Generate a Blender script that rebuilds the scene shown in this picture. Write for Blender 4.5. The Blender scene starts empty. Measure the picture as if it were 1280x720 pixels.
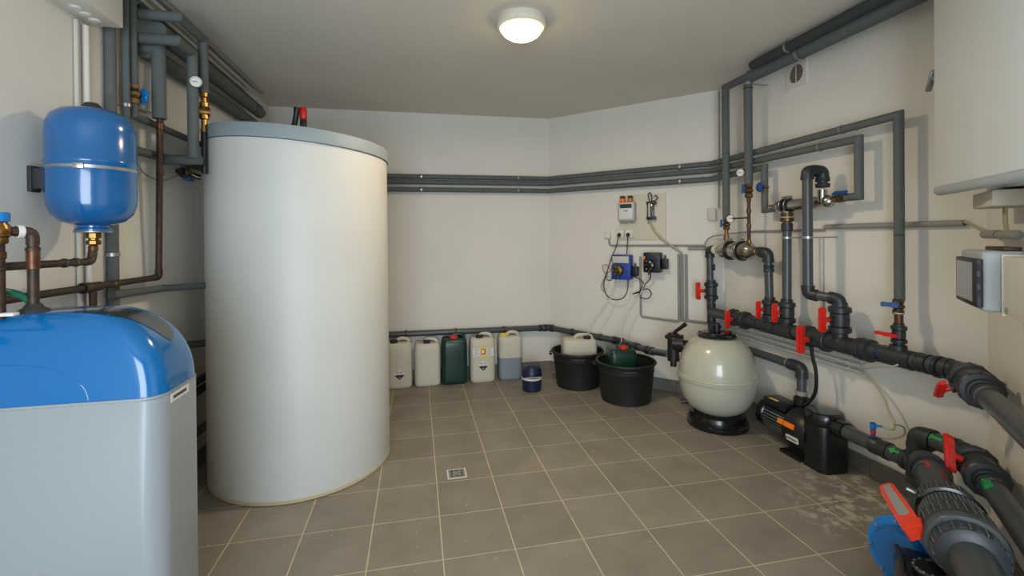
import bpy, bmesh, math, random
from mathutils import Vector, Matrix
from mathutils.bvhtree import BVHTree
random.seed(7)
sc = bpy.context.scene
col = sc.collection

# ------------------------------------------------------------------ camera
CAM_H = 1.3048
YAW, PITCH, ROLL = .2043, .0049, -.0093
_s, _c = math.sin(YAW), math.cos(YAW)
_r, _f, _u = Vector((_c, -_s, 0)), Vector((_s, _c, 0)), Vector((0, 0, 1))
_fw = _f * math.cos(PITCH) - _u * math.sin(PITCH)
_up = _u * math.cos(PITCH) + _f * math.sin(PITCH)
_R = _r * math.cos(ROLL) + _up * math.sin(ROLL)
_U = _up * math.cos(ROLL) - _r * math.sin(ROLL)
cd = bpy.data.cameras.new('camera')
cam = bpy.data.objects.new('camera', cd); col.objects.link(cam)
cam.matrix_world = Matrix(((_R.x, _U.x, -_fw.x, 0), (_R.y, _U.y, -_fw.y, 0), (_R.z, _U.z, -_fw.z, CAM_H), (0, 0, 0, 1)))
cd.sensor_width = 36; cd.lens = 36 * 576.8 / 1280; cd.shift_y = -60.2 / 1280; cd.clip_start = .02
sc.camera = cam

# ------------------------------------------------------------------ world, light, exposure
w = bpy.data.worlds.new('sky'); sc.world = w; w.use_nodes = True
w.node_tree.nodes['Background'].inputs[0].default_value = (.72, .84, 1, 1)
w.node_tree.nodes['Background'].inputs[1].default_value = 1.0
sc.view_settings.view_transform = 'Standard'; sc.view_settings.look = 'None'
sc.view_settings.exposure = 0.18; sc.view_settings.gamma = 1.0; sc.view_settings.use_curve_mapping = False
ad = bpy.data.lights.new('door_daylight', 'AREA'); ad.shape = 'RECTANGLE'; ad.size = 1.5; ad.size_y = 1.95
ad.energy = 80; ad.color = (.80, .90, 1.0)
ao = bpy.data.objects.new('door_daylight', ad); col.objects.link(ao)
ao.location = (-.30, -1.46, 1.05); ao.rotation_euler = (math.radians(90), 0, 0)   # daylight in the doorway behind the camera

# ------------------------------------------------------------------ materials
def lin(h):
    h = h.lstrip('#'); v = [int(h[i:i+2], 16) / 255 for i in (0, 2, 4)]
    return tuple(x / 12.92 if x <= .04045 else ((x + .055) / 1.055) ** 2.4 for x in v) + (1,)
MATS = {}
def mat(name, hexc, rough=.5, metal=0., noise=0., nscale=20., bump=0., bscale=60., coat=0., emit=0., alpha=1., trans=0., hex2=None, spec=.5):
    m = bpy.data.materials.new(name); m.use_nodes = True; nt = m.node_tree; b = nt.nodes['Principled BSDF']
    b.inputs['Base Color'].default_value = lin(hexc); b.inputs['Roughness'].default_value = rough
    b.inputs['Metallic'].default_value = metal; b.inputs['Coat Weight'].default_value = coat
    b.inputs['Specular IOR Level'].default_value = spec
    if trans: b.inputs['Transmission Weight'].default_value = trans
    if emit: b.inputs['Emission Color'].default_value = lin(hexc); b.inputs['Emission Strength'].default_value = emit
    if noise or bump:
        g = nt.nodes.new('ShaderNodeNewGeometry')
    if noise:
        n = nt.nodes.new('ShaderNodeTexNoise'); n.inputs['Scale'].default_value = nscale; n.inputs['Detail'].default_value = 5
        nt.links.new(g.outputs['Position'], n.inputs['Vector'])
        r = nt.nodes.new('ShaderNodeValToRGB'); nt.links.new(n.outputs['Fac'], r.inputs[0])
        c = lin(hexc); d = lin(hex2) if hex2 else tuple(x * (1 - noise) for x in c[:3]) + (1,)
        r.color_ramp.elements[0].color = d; r.color_ramp.elements[1].color = c
        r.color_ramp.elements[0].position = .35; r.color_ramp.elements[1].position = .62
        nt.links.new(r.outputs[0], b.inputs['Base Color'])
    if bump:
        n = nt.nodes.new('ShaderNodeTexNoise'); n.inputs['Scale'].default_value = bscale; n.inputs['Detail'].default_value = 6
        nt.links.new(g.outputs['Position'], n.inputs['Vector'])
        bp = nt.nodes.new('ShaderNodeBump'); bp.inputs['Strength'].default_value = bump; bp.inputs['Distance'].default_value = .01
        nt.links.new(n.outputs['Fac'], bp.inputs['Height']); nt.links.new(bp.outputs[0], b.inputs['Normal'])
    MATS[name] = m
    return m
mat('plaster', '#dedbd3', .9, noise=.05, nscale=1.6, bump=.05, bscale=45)
mat('ceiling_paint', '#d9d5ca', .9, noise=.05, nscale=1.2, bump=.08, bscale=40)
mat('grout', '#c9bd9f', .9, noise=.1)
mat('foam', '#5a605f', .75, noise=.10, nscale=25, bump=.05, bscale=150)
mat('foam_dark', '#363c3b', .75, noise=.12, nscale=25)
mat('pvc', '#434a4c', .33, noise=.08, nscale=15)
mat('pvc_black', '#2a2f32', .42, noise=.1, nscale=20)
mat('pvc_clear', '#363c40', .4, noise=.2, nscale=30)
mat('rib_edge', '#747b7c', .4)
mat('red', '#d4261c', .38)
mat('orange_red', '#e23a1c', .3, coat=.3)
mat('orange', '#ef7b16', .4)
mat('yellow', '#e3cf3c', .45)
mat('blue_handle', '#1d4f91', .4)
mat('navy', '#122440', .4)
mat('blue_tank', '#155d99', .18, coat=.5)
mat('blue_lid', '#0064a4', .16, coat=.4)
mat('blue_pump', '#1a77c4', .35)
mat('blue_dose', '#1c3f9e', .4)
mat('softener_grey', '#8f969b', .35)
mat('lid_window', '#2f3032', .15, coat=.3)
mat('copper', '#4e3b30', .5, metal=.5, noise=.5, nscale=30, hex2='#3a302a')
mat('copper_bright', '#6f4c36', .42, metal=.7, noise=.4, nscale=40)
mat('brass', '#8f6d38', .3, metal=.9, noise=.3, nscale=40)
mat('brass_dark', '#6e5a3a', .4, metal=.8, noise=.4, nscale=60)
mat('steel', '#b9b6ad', .22, metal=1.0)
mat('zinc', '#a8aaab', .35, metal=.9)
mat('tank_vinyl', '#cbccc7', .48, noise=.03, nscale=3, bump=.03, bscale=30)
mat('tank_lid', '#8a979c', .55)
mat('tank_foot', '#b9ab86', .8)
mat('conduit', '#8d8d88', .5)
mat('conduit_light', '#c2c0b7', .5)
mat('white_plastic', '#d5d3c9', .45)
mat('cream', '#cec9b6', .6)
mat('cable_white', '#c9c6ba', .5)
mat('cable_beige', '#aaa287', .5)
mat('cable_black', '#15171a', .45)
mat('black', '#141618', .4)
mat('black_gloss', '#0f1214', .22, coat=.2)
mat('rubber', '#2b2d2e', .7)
mat('filter_shell', '#b6b7a6', .2, coat=.5)
mat('bucket', '#1a1d1c', .5)
mat('can_white', '#c6c2b2', .5, noise=.04, nscale=8)
mat('can_green', '#0d332b', .35)
mat('can_liquid', '#7d8a93', .45)
mat('label_white', '#d8d8d4', .5)
mat('label_black', '#17181b', .5)
mat('screen', '#4a5560', .15, coat=.4)
mat('enclosure', '#a4abae', .42)
mat('panel_white', '#dbe0e1', .5)
mat('display', '#26393c', .2)
mat('amber', '#c8702a', .3)
mat('green', '#1f9a4a', .5)
mat('hose_green', '#14634a', .35)
mat('lamp_rim', '#d9d4c6', .5)
mat('clear_grey', '#6f7674', .15, trans=.5)
mat('skirt', '#77746c', .55, noise=.15, nscale=7)
mat('lamp_glass', '#ffdfa0', .3, emit=10)
mat('dark_brown', '#2a2721', .8)  # plain dark brown for the vent back and the drain slots

def tile_material():
    m = bpy.data.materials.new('floor_tile'); m.use_nodes = True; nt = m.node_tree; b = nt.nodes['Principled BSDF']
    N = nt.nodes.new; L = nt.links.new
    g = N('ShaderNodeNewGeometry'); oi = N('ShaderNodeObjectInfo')
    n1 = N('ShaderNodeTexNoise'); n1.inputs['Scale'].default_value = 5; n1.inputs['Detail'].default_value = 8; L(g.outputs['Position'], n1.inputs['Vector'])
    r1 = N('ShaderNodeValToRGB'); r1.color_ramp.elements[0].color = lin('#7d766b'); r1.color_ramp.elements[1].color = lin('#8e8679')
    r1.color_ramp.elements[0].position = .3; r1.color_ramp.elements[1].position = .7; L(n1.outputs['Fac'], r1.inputs[0])
    hs = N('ShaderNodeHueSaturation'); mr = N('ShaderNodeMapRange'); mr.inputs['To Min'].default_value = .93; mr.inputs['To Max'].default_value = 1.05
    L(oi.outputs['Random'], mr.inputs['Value']); L(mr.outputs[0], hs.inputs['Value']); L(r1.outputs[0], hs.inputs['Color'])
    # dried lime stain beside the pump, patchy, with a shape of its own
    def blob(c, rad):
        v = N('ShaderNodeVectorMath'); v.operation = 'DISTANCE'; L(g.outputs['Position'], v.inputs[0]); v.inputs[1].default_value = c
        q = N('ShaderNodeMapRange'); q.inputs['From Min'].default_value = rad; q.inputs['From Max'].default_value = rad * .45; L(v.outputs['Value'], q.inputs['Value']); return q
    n2 = N('ShaderNodeTexNoise'); n2.inputs['Scale'].default_value = 14; n2.inputs['Detail'].default_value = 7; n2.inputs['Roughness'].default_value = .65; L(g.outputs['Position'], n2.inputs['Vector'])
    r2 = N('ShaderNodeValToRGB'); r2.color_ramp.elements[0].position = .50; r2.color_ramp.elements[1].position = .58; L(n2.outputs['Fac'], r2.inputs[0])
    a = blob((2.24, 1.97, 0), .36); c2 = blob((2.0, 1.80, 0), .32)
    mx = N('ShaderNodeMath'); mx.operation = 'MAXIMUM'; L(a.outputs[0], mx.inputs[0]); L(c2.outputs[0], mx.inputs[1])
    mu = N('ShaderNodeMath'); mu.operation = 'MULTIPLY'; L(r2.outputs[0], mu.inputs[0]); L(mx.outputs[0], mu.inputs[1])
    m2 = N('ShaderNodeMath'); m2.operation = 'MULTIPLY'; L(mu.outputs[0], m2.inputs[0]); m2.inputs[1].default_value = .85
    # small white drips in the middle of the floor
    n3 = N('ShaderNodeTexNoise'); n3.inputs['Scale'].default_value = 38; n3.inputs['Detail'].default_value = 1; L(g.outputs['Position'], n3.inputs['Vector'])
    r3 = N('ShaderNodeValToRGB'); r3.color_ramp.elements[0].position = .735; r3.color_ramp.elements[1].position = .76; L(n3.outputs['Fac'], r3.inputs[0])
    ad_ = N('ShaderNodeMath'); ad_.operation = 'MAXIMUM'; L(m2.outputs[0], ad_.inputs[0])
    m3 = N('ShaderNodeMath'); m3.operation = 'MULTIPLY'; L(r3.outputs[0], m3.inputs[0]); m3.inputs[1].default_value = .4; L(m3.outputs[0], ad_.inputs[1])
    mix = N('ShaderNodeMix'); mix.data_type = 'RGBA'; L(ad_.outputs[0], mix.inputs['Factor']); L(hs.outputs[0], mix.inputs[6]); mix.inputs[7].default_value = lin('#bdb8ac')
    L(mix.outputs[2], b.inputs['Base Color'])
    b.inputs['Roughness'].default_value = .55
    n4 = N('ShaderNodeTexNoise'); n4.inputs['Scale'].default_value = 120; L(g.outputs['Position'], n4.inputs['Vector'])
    bp = N('ShaderNodeBump'); bp.inputs['Strength'].default_value = .04; L(n4.outputs['Fac'], bp.inputs['Height']); L(bp.outputs[0], b.inputs['Normal'])
    MATS['floor_tile'] = m
tile_material()

# ------------------------------------------------------------------ mesh helpers
def V(*a): return Vector(a)
def perp(d):
    d = d.normalized(); a = Vector((0, 0, 1)) if abs(d.z) < .9 else Vector((1, 0, 0))
    x = a.cross(d).normalized(); return x, d.cross(x).normalized()
class MB:
    def __init__(s, M=None): s.v = []; s.f = []; s.M = M
    def add(s, vs, fs):
        o = len(s.v)
        s.v += [(s.M @ Vector(p)) if s.M else Vector(p) for p in vs]
        s.f += [tuple(i + o for i in f) for f in fs]; return s
    def box(s, lo, hi, bev=0., seg=2):
        bm = bmesh.new(); bmesh.ops.create_cube(bm, size=1)
        lo, hi = Vector(lo), Vector(hi)
        for v in bm.verts: v.co = Vector([(lo[i] + hi[i]) / 2 + v.co[i] * (hi[i] - lo[i]) for i in range(3)])
        if bev: bmesh.ops.bevel(bm, geom=bm.edges[:], offset=bev, segments=seg, affect='EDGES', profile=.5)
        bm.verts.index_update(); s.add([v.co.copy() for v in bm.verts], [[v.index for v in f.verts] for f in bm.faces]); bm.free(); return s
    def lathe(s, base, axis, prof, n=28, cap=True):
        base = Vector(base); d = Vector(axis).normalized(); x, y = perp(d); vs = []; fs = []
        for r, h in prof:
            for k in range(n):
                a = 2 * math.pi * k / n; vs.append(base + d * h + (x * math.cos(a) + y * math.sin(a)) * max(r, 1e-5))
        for i in range(len(prof) - 1):
            for k in range(n):
                k2 = (k + 1) % n; fs.append((i * n + k, i * n + k2, (i + 1) * n + k2, (i + 1) * n + k))
        if cap:
            fs.append(tuple(range(n))[::-1]); o = (len(prof) - 1) * n; fs.append(tuple(o + k for k in range(n)))
        return s.add(vs, fs)
    def cyl(s, a, b, r, r2=None, n=20):
        a, b = Vector(a), Vector(b); return s.lathe(a, b - a, [(r, 0), (r if r2 is None else r2, (b - a).length)], n)
    def tube(s, pts, r, n=10, fil=0., seg=5, caps=True):
        return s.sweep(fillet([Vector(p) for p in pts], fil, seg), r, n, caps)
    def sweep(s, P, r, n=10, caps=True):
        rs = r if isinstance(r, (list, tuple)) else [r] * len(P)
        vs = []; fs = []; x = None
        for i, p in enumerate(P):
            t0 = (P[i] - P[i - 1]).normalized() if i else (P[1] - P[0]).normalized()
            t1 = (P[i + 1] - P[i]).normalized() if i < len(P) - 1 else t0
            t = (t0 + t1).normalized() if (t0 + t1).length > 1e-6 else t0
            if x is None: x, y = perp(t)
            else:
                x = (x - t0 * x.dot(t0)).normalized()
            y = t0.cross(x).normalized()
            for k in range(n):
                a = 2 * math.pi * k / n; q = (x * math.cos(a) + y * math.sin(a)) * rs[i]
                dt = t.dot(t0)
                q = q - t0 * (q.dot(t) / max(dt, .3))      # mitre
                vs.append(p + q)
            if (t1 - t0).length > 1e-6: x = t0.rotation_difference(t1) @ x
        for i in range(len(P) - 1):
            for k in range(n):
                k2 = (k + 1) % n; fs.append((i * n + k, i * n + k2, (i + 1) * n + k2, (i + 1) * n + k))
        if caps:
            fs.append(tuple(range(n))[::-1]); o = (len(P) - 1) * n; fs.append(tuple(o + k for k in range(n)))
        return s.add(vs, fs)
    def torus(s, c, axis, R, r, n=24, m=8):
        c = Vector(c); d = Vector(axis).normalized(); x, y = perp(d); vs = []; fs = []
        for i in range(n):
            a = 2 * math.pi * i / n; e = x * math.cos(a) + y * math.sin(a)
            for j in range(m):
                b = 2 * math.pi * j / m; vs.append(c + e * (R + r * math.cos(b)) + d * r * math.sin(b))
        for i in range(n):
            for j in range(m):
                fs.append((i * m + j, ((i + 1) % n) * m + j, ((i + 1) % n) * m + (j + 1) % m, i * m + (j + 1) % m))
        return s.add(vs, fs)
    def prism(s, poly, z0, z1):          # poly in local xy
        n = len(poly); vs = [(p[0], p[1], z0) for p in poly] + [(p[0], p[1], z1) for p in poly]
        fs = [tuple(range(n))[::-1], tuple(range(n, 2 * n))] + [(i, (i + 1) % n, n + (i + 1) % n, n + i) for i in range(n)]
        return s.add(vs, fs)
    def loft(s, rings, cap=True):
        n = len(rings[0]); vs = [p for r in rings for p in r]; fs = []
        for i in range(len(rings) - 1):
            for k in range(n):
                k2 = (k + 1) % n; fs.append((i * n + k, i * n + k2, (i + 1) * n + k2, (i + 1) * n + k))
        if cap:
            fs.append(tuple(range(n))[::-1]); o = (len(rings) - 1) * n; fs.append(tuple(o + k for k in range(n)))
        return s.add(vs, fs)
    def sphere(s, c, r, n=16, m=10, sq=(1, 1, 1)):
        c = Vector(c); pr = []
        vs = []; fs = []
        for i in range(m + 1):
            t = math.pi * i / m
            for k in range(n):
                a = 2 * math.pi * k / n
                vs.append(c + Vector((math.sin(t) * math.cos(a) * r * sq[0], math.sin(t) * math.sin(a) * r * sq[1], -math.cos(t) * r * sq[2])))
        for i in range(m):
            for k in range(n):
                k2 = (k + 1) % n; fs.append((i * n + k, i * n + k2, (i + 1) * n + k2, (i + 1) * n + k))
        return s.add(vs, fs)
    def build(s, name, m, parent=None, smooth=True, label=None, cat=None, group=None, kind=None, base=None, ang=38):
        if parent is not None:
            o0 = Vector(parent['_w'])
        elif base is not None: o0 = Vector(base)
        else:
            o0 = Vector(((min(p.x for p in s.v) + max(p.x for p in s.v)) / 2, (min(p.y for p in s.v) + max(p.y for p in s.v)) / 2, min(p.z for p in s.v)))
        me = bpy.data.meshes.new(name); me.from_pydata([p - o0 for p in s.v], [], s.f)
        bm = bmesh.new(); bm.from_mesh(me); bmesh.ops.remove_doubles(bm, verts=bm.verts, dist=1e-5)
        bmesh.ops.recalc_face_normals(bm, faces=bm.faces); bm.to_mesh(me); bm.free()
        if smooth:
            me.shade_smooth(); me.set_sharp_from_angle(angle=math.radians(ang))
        me.materials.append(MATS[m])
        o = bpy.data.objects.new(name, me); col.objects.link(o)
        if parent is not None: o.parent = parent; o['_w'] = tuple(o0)
        else: o.location = o0; o['_w'] = tuple(o0)
        if label: o['label'] = label
        if cat: o['category'] = cat
        if group: o['group'] = group
        if kind: o['kind'] = kind
        return o
def fillet(P, r, seg=5):
    if r <= 0 or len(P) < 3: return P
    out = [P[0]]
    for i in range(1, len(P) - 1):
        a, b, c = P[i - 1], P[i], P[i + 1]; u = (a - b).normalized(); v = (c - b).normalized()
        k = min(r, (a - b).length * .49, (c - b).length * .49); p0 = b + u * k; p1 = b + v * k
        for j in range(seg + 1):
            t = j / seg; out.append(p0 * (1 - t) ** 2 + b * 2 * t * (1 - t) + p1 * t * t)
    out.append(P[-1]); return out
def smooth_path(P, n=6):
    P = [Vector(p) for p in P]; out = []
    for i in range(len(P) - 1):
        p0 = P[max(i - 1, 0)]; p1 = P[i]; p2 = P[i + 1]; p3 = P[min(i + 2, len(P) - 1)]
        for j in range(n):
            t = j / n; out.append(.5 * ((2 * p1) + (p2 - p0) * t + (2 * p0 - 5 * p1 + 4 * p2 - p3) * t * t + (3 * p1 - p0 - 3 * p2 + p3) * t ** 3))
    out.append(P[-1]); return out
def thing(name, label, cat, loc=(0, 0, 0), group=None, kind=None):
    o = bpy.data.objects.new(name, None); col.objects.link(o); o.location = loc; o.empty_display_size = .05
    o['_w'] = tuple(loc); 
    if label: o['label'] = label
    if cat: o['category'] = cat
    if group: o['group'] = group
    if kind: o['kind'] = kind
    return o
def frame(o, x, y, z=(0, 0, 1)):
    x, y, z = Vector(x).normalized(), Vector(y).normalized(), Vector(z).normalized()
    return Matrix(((x.x, y.x, z.x, o[0]), (x.y, y.y, z.y, o[1]), (x.z, y.z, z.z, o[2]), (0, 0, 0, 1)))
Q = math.sqrt(.5)
HC = 2.46                                        # ceiling height
DW = frame((1.27, 4.34, 0), (Q, -Q, 0), (Q, Q, 0))      # diagonal wall: (along, -off, z)
WB = frame((2.38, 1.512, 0), (-Q, -Q, 0), (Q, -Q, 0))   # front-right diagonal wall
def rrect(x0, x1, y0, y1, r, z, n=5):
    out = []; r = min(r, (x1 - x0) * .499, (y1 - y0) * .499)
    for cx, cy, a0 in ((x1 - r, y1 - r, 0), (x0 + r, y1 - r, 90), (x0 + r, y0 + r, 180), (x1 - r, y0 + r, 270)):
        for k in range(n + 1):
            a = math.radians(a0 + 90 * k / n); out.append(Vector((cx + r * math.cos(a), cy + r * math.sin(a), z)))
    return out
def text_mesh(txt, size, M, m, parent, name='lettering'):
    cu = bpy.data.curves.new('t', 'FONT'); cu.body = txt; cu.size = size; cu.align_x = 'CENTER'; cu.align_y = 'CENTER'; cu.extrude = .0004; cu.resolution_u = 2
    t = bpy.data.objects.new('t', cu); col.objects.link(t); dg = bpy.context.evaluated_depsgraph_get()
    me = bpy.data.meshes.new_from_object(t.evaluated_get(dg)); bpy.data.objects.remove(t)
    b = MB(M); b.add([v.co.copy() for v in me.vertices], [tuple(p.vertices) for p in me.polygons]); bpy.data.meshes.remove(me)
    return b.build(name, m, parent, smooth=False)

# ------------------------------------------------------------------ the room
def struct(name, b, m): return b.build(name, m, smooth=False, kind='structure', label=None)
T = .14
fl = MB().box((-1.45, -1.55, -.12), (2.6, 4.6, -.0012)); floor = struct('floor', fl, 'grout'); floor['label'] = 'grey brown square tiled floor with pale joints'
c = MB().box((-1.45, -1.55, HC), (2.6, 4.6, HC + .1)); ceil = struct('ceiling', c, 'ceiling_paint'); ceil['label'] = 'plain off white painted ceiling'
wl = struct('wall_left', MB().box((-1.243 - T, -1.4, 0), (-1.243, 4.34 + T, HC)), 'plaster')
wk = struct('wall_back', MB().box((-1.243, 4.34, 0), (1.27 + .06, 4.34 + T, HC)), 'plaster')
wd = struct('wall_back_right', MB(DW).box((-.02, 0, 0), (1.57 + .02, T, HC)), 'plaster')
wr = struct('wall_right', MB().box((2.38, 1.512 - .05, 0), (2.38 + T, 3.23 + .06, HC)), 'plaster')
wb = struct('wall_front_right', MB(WB).box((-.05, 0, 0), (1.245, T, HC)), 'plaster')
wn = struct('wall_entrance_right', MB().box((1.5, -1.4, 0), (1.5 + T, .70, HC)), 'plaster')
wf = MB(); wf.box((-1.243, -1.54, 0), (-1.08, -1.4, HC)); wf.box((.48, -1.54, 0), (1.64, -1.4, HC)); wf.box((-1.08, -1.54, 2.04), (.48, -1.4, HC))
wf = struct('wall_front', wf, 'plaster')
dr = MB(); dr.box((-1.08, -1.55, 0), (-1.03, -1.39, 2.04)); dr.box((.43, -1.55, 0), (.48, -1.39, 2.04)); dr.box((-1.08, -1.55, 1.99), (.48, -1.39, 2.04))
struct('door_1', dr, 'panel_white')
for o, l in ((wl, 'white plaster wall behind the expansion vessel and copper pipes'), (wk, 'white plaster wall behind the row of canisters'),
             (wd, 'white plaster wall set diagonally, carrying the dosing board'), (wr, 'white plaster wall behind the grey pipe manifold'),
             (wb, 'white plaster wall carrying the screen enclosure and cabinet')): o['label'] = l
# floor tiles
bx, by, TS = .0933, .0875, .3
tm = {}
def tile_mesh(wx, wy):
    k = (round(wx, 3), round(wy, 3))
    if k not in tm:
        b = MB().box((-wx / 2 + .0026, -wy / 2 + .0026, -.008), (wx / 2 - .0026, wy / 2 - .0026, 0)); me = bpy.data.meshes.new('tile')
        bm = bmesh.new(); vv = [bm.verts.new(p) for p in b.v]; [bm.faces.new([vv[i] for i in f]) for f in b.f]
        es = [e for e in bm.edges if all(v.co.z > -.001 for v in e.verts)]
        bmesh.ops.bevel(bm, geom=es, offset=.0006, segments=1, affect='EDGES'); bmesh.ops.recalc_face_normals(bm, faces=bm.faces)
        bm.to_mesh(me); bm.free(); me.materials.append(MATS['floor_tile']); tm[k] = me
    return tm[k]
fz = floor.location
for i in range(-5, 9):
    for j in range(-5, 15):
        x0, x1 = bx + i * TS, bx + (i + 1) * TS; y0, y1 = by + j * TS, by + (j + 1) * TS
        x0 = max(x0, -1.243); x1 = min(x1, 2.38); y1 = min(y1, 4.34); y0 = max(y0, -1.4)
        if x1 - x0 < .02 or y1 - y0 < .02: continue
        if x0 + y0 > 5.56: continue
        if x1 > 1.5 and x0 - y1 > .82: continue
        o = bpy.data.objects.new('tile', tile_mesh(x1 - x0, y1 - y0)); col.objects.link(o); o.parent = floor
        o.location = Vector(((x0 + x1) / 2, (y0 + y1) / 2, 0)) - fz
# skirting tiles
def skirting(name, M, L, label):
    root = thing(name, label, None, M.translation, kind='structure')
    s0 = .0
    while s0 < L - .01:
        s1 = min(s0 + .3, L)
        MB(M).box((s0 + .0015, -.011, 0), (s1 - .0015, 0, .10 + .0), .0015, 1).build('tile', 'skirt', root, smooth=False)
        s0 += .3
skirting('baseboard_back', frame((-1.243, 4.34, 0), (1, 0, 0), (0, 1, 0)), 2.51, 'grey tile skirting along the wall behind the canisters')
skirting('baseboard_back_right', DW, 1.57, 'grey tile skirting along the diagonal wall behind the buckets')
skirting('baseboard_right', frame((2.38, 3.23, 0), (0, -1, 0), (1, 0, 0)), 1.71, 'grey tile skirting behind the pump')
skirting('baseboard_front_right', WB, 1.24, 'grey tile skirting below the screen enclosure')
skirting('baseboard_left', frame((-1.243, -1.4, 0), (0, 1, 0), (-1, 0, 0)), 5.7, 'grey tile skirting behind the big tank')

# ------------------------------------------------------------------ ceiling lamp
lamp = thing('ceiling_lamp', 'round white ceiling lamp with glowing frosted dome', 'lamp', (.556, 2.383, HC))
MB().lathe((.556, 2.383, HC), (0, 0, -1), [(.125, 0), (.128, .012), (.132, .03), (.128, .046), (.117, .052), (.105, .050)], 40).build('rim', 'lamp_rim', lamp)
MB().lathe((.556, 2.383, HC - .046), (0, 0, -1), [(.112, 0), (.108, .016), (.093, .036), (.066, .053), (.034, .062), (.0, .064)], 36, cap=False).build('dome', 'lamp_glass', lamp)
ld = bpy.data.lights.new('lamp_bulb', 'AREA'); ld.shape = 'DISK'; ld.size = .2; ld.energy = 17; ld.color = (1, .80, .56)   # the lit underside of the dome
lo = bpy.data.objects.new('lamp_bulb', ld); col.objects.link(lo); lo.location = (.556, 2.383, HC - .114)

# ------------------------------------------------------------------ big buffer tank
TX, TY, TR = -.66, 2.93, .487
tank = thing('buffer_tank', 'tall white vinyl jacketed cylindrical water tank with grey lid', 'tank', (TX, TY, 0))
def tring(r, z, tilt=0., n=72):
    return [Vector((TX + r * math.cos(2 * math.pi * k / n), TY + r * math.sin(2 * math.pi * k / n), z - tilt * r * math.cos(2 * math.pi * k / n))) for k in range(n)]
TL = .065
MB().loft([tring(.478, 0), tring(.488, .004), tring(.488, .018), tring(.478, .022)]).build('base_ring', 'tank_foot', tank)
MB().loft([tring(.470, .012), tring(.484, .016), tring(TR, .03), tring(TR, .6), tring(TR, 1.2), tring(TR - .001, 1.80, TL), tring(.47, 1.805, TL)]).build('jacket', 'tank_vinyl', tank)
MB().loft([tring(.485, 1.803, TL), tring(.496, 1.803, TL), tring(.496, 1.865, TL), tring(.490, 1.873, TL), tring(.40, 1.885, TL), tring(.01, 1.89, TL)]).build('lid', 'tank_lid', tank)
b = MB(); a0 = math.radians(160)
b.loft([[Vector((TX + (TR + e) * math.cos(a0 + d), TY + (TR + e) * math.sin(a0 + d), z)) for e, d in ((-.002, -.02), (.004, -.02), (.004, .02), (-.002, .02))] for z in (.03, 1.78)]).build('zip_strip', 'white_plastic', tank)

# ------------------------------------------------------------------ water softener
SX0, SX1, SY0, SY1, SZ = -1.165, -.686, 1.42, 1.672, .876
sof = thing('water_softener', 'grey water softener cabinet with glossy blue domed lid', 'water softener', ((SX0 + SX1) / 2, (SY0 + SY1) / 2, 0))
MB().loft([rrect(SX0, SX1, SY0, SY1, .05, z, 8) for z in (0, .004)] + [rrect(SX0, SX1, SY0, SY1, .055, z, 8) for z in (.02, .4, SZ - .006)] + [rrect(SX0 + .004, SX1 - .004, SY0 + .004, SY1 - .004, .055, SZ, 8)]).build('body', 'softener_grey', sof)
rings = []
for k in range(15):
    ph = math.radians(90 * k / 14); i = 1 - math.cos(ph); z = SZ + .003 + .232 * math.sin(ph) ** .92
    rings.append(rrect(SX0 + .002 + .07 * i, SX1 - .002 - .21 * i, SY0 + .002 + .085 * i, SY1 - .002 - .05 * i, .056 - .02 * i, z, 8))
lid = MB().loft(rings); bv = BVHTree.FromPolygons([tuple(p) for p in lid.v], lid.f)
lido = lid.build('lid', 'blue_lid', sof, ang=60)
MB().loft([rrect(SX0 - .001, SX1 + .001, SY0 - .001, SY1 + .001, .056, z, 8) for z in (SZ - .002, SZ + .004)]).build('seam', 'softener_grey', sof)
pts = []
for k in range(26):
    t = k / 25
    if t < .45: X_, Z_ = SX0 + .05 + (t / .45) * .075, .988 - .004 * t
    else:
        a = (t - .45) / .55 * math.pi / 2; X_, Z_ = SX0 + .125 + .185 * math.sin(a), .884 + .102 * math.cos(a)
    h = bv.ray_cast(Vector((X_, 0, Z_)), Vector((0, 1, 0)))
    if h[0]: pts.append(h[0] + Vector((0, .0008, 0)))
MB().sweep(pts, .0022, 8).build('moulded_line', 'blue_lid', lido)
def drape(poly, eps, name, m, parent, n=14):
    xs = [p[0] for p in poly]; ys = [p[1] for p in poly]; g = {}; bb = MB()
    # fan of rings from centroid outwards
    cx, cy = sum(xs) / len(xs), sum(ys) / len(ys); P = len(poly); vs = []; fs = []
    R_ = 6
    for q in range(R_ + 1):
        for (x, y) in poly:
            X, Y = cx + (x - cx) * q / R_, cy + (y - cy) * q / R_
            h = bv.ray_cast(Vector((X, Y, 3)), Vector((0, 0, -1)))
            z = h[0].z if h[0] else SZ; nn = h[1] if h[0] else Vector((0, 0, 1)); nn = nn if nn.z > 0 else -nn
            vs.append(Vector((X, Y, z)) + nn * eps)
    for q in range(R_):
        for k in range(P):
            k2 = (k + 1) % P; fs.append((q * P + k, q * P + k2, (q + 1) * P + k2, (q + 1) * P + k))
    bb.add(vs, fs); return bb.build(name, m, parent)
def blob(P, n=6):
    q = smooth_path([Vector((x, y, 0)) for x, y in P + P[:1]], n)[:-1]; return [(p.x, p.y) for p in q]
drape(blob([(-.935, 1.497), (-.90, 1.535), (-.85, 1.567), (-.79, 1.597), (-.745, 1.60), (-.722, 1.573), (-.724, 1.54), (-.77, 1.507), (-.85, 1.488)]), .0015, 'window', 'lid_window', lido)
MB().box((SX1 - .0005, 1.476, .845), (SX1 + .0012, 1.580, .870)).build('sticker', 'label_white', sof, smooth=False)
b = MB()
for k in range(9): b.box((SX1 + .0010, 1.488 + k * .0085, .853), (SX1 + .0018, 1.4940 + k * .0085, .862))
b.build('sticker_print', 'label_black', sof, smooth=False)

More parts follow.
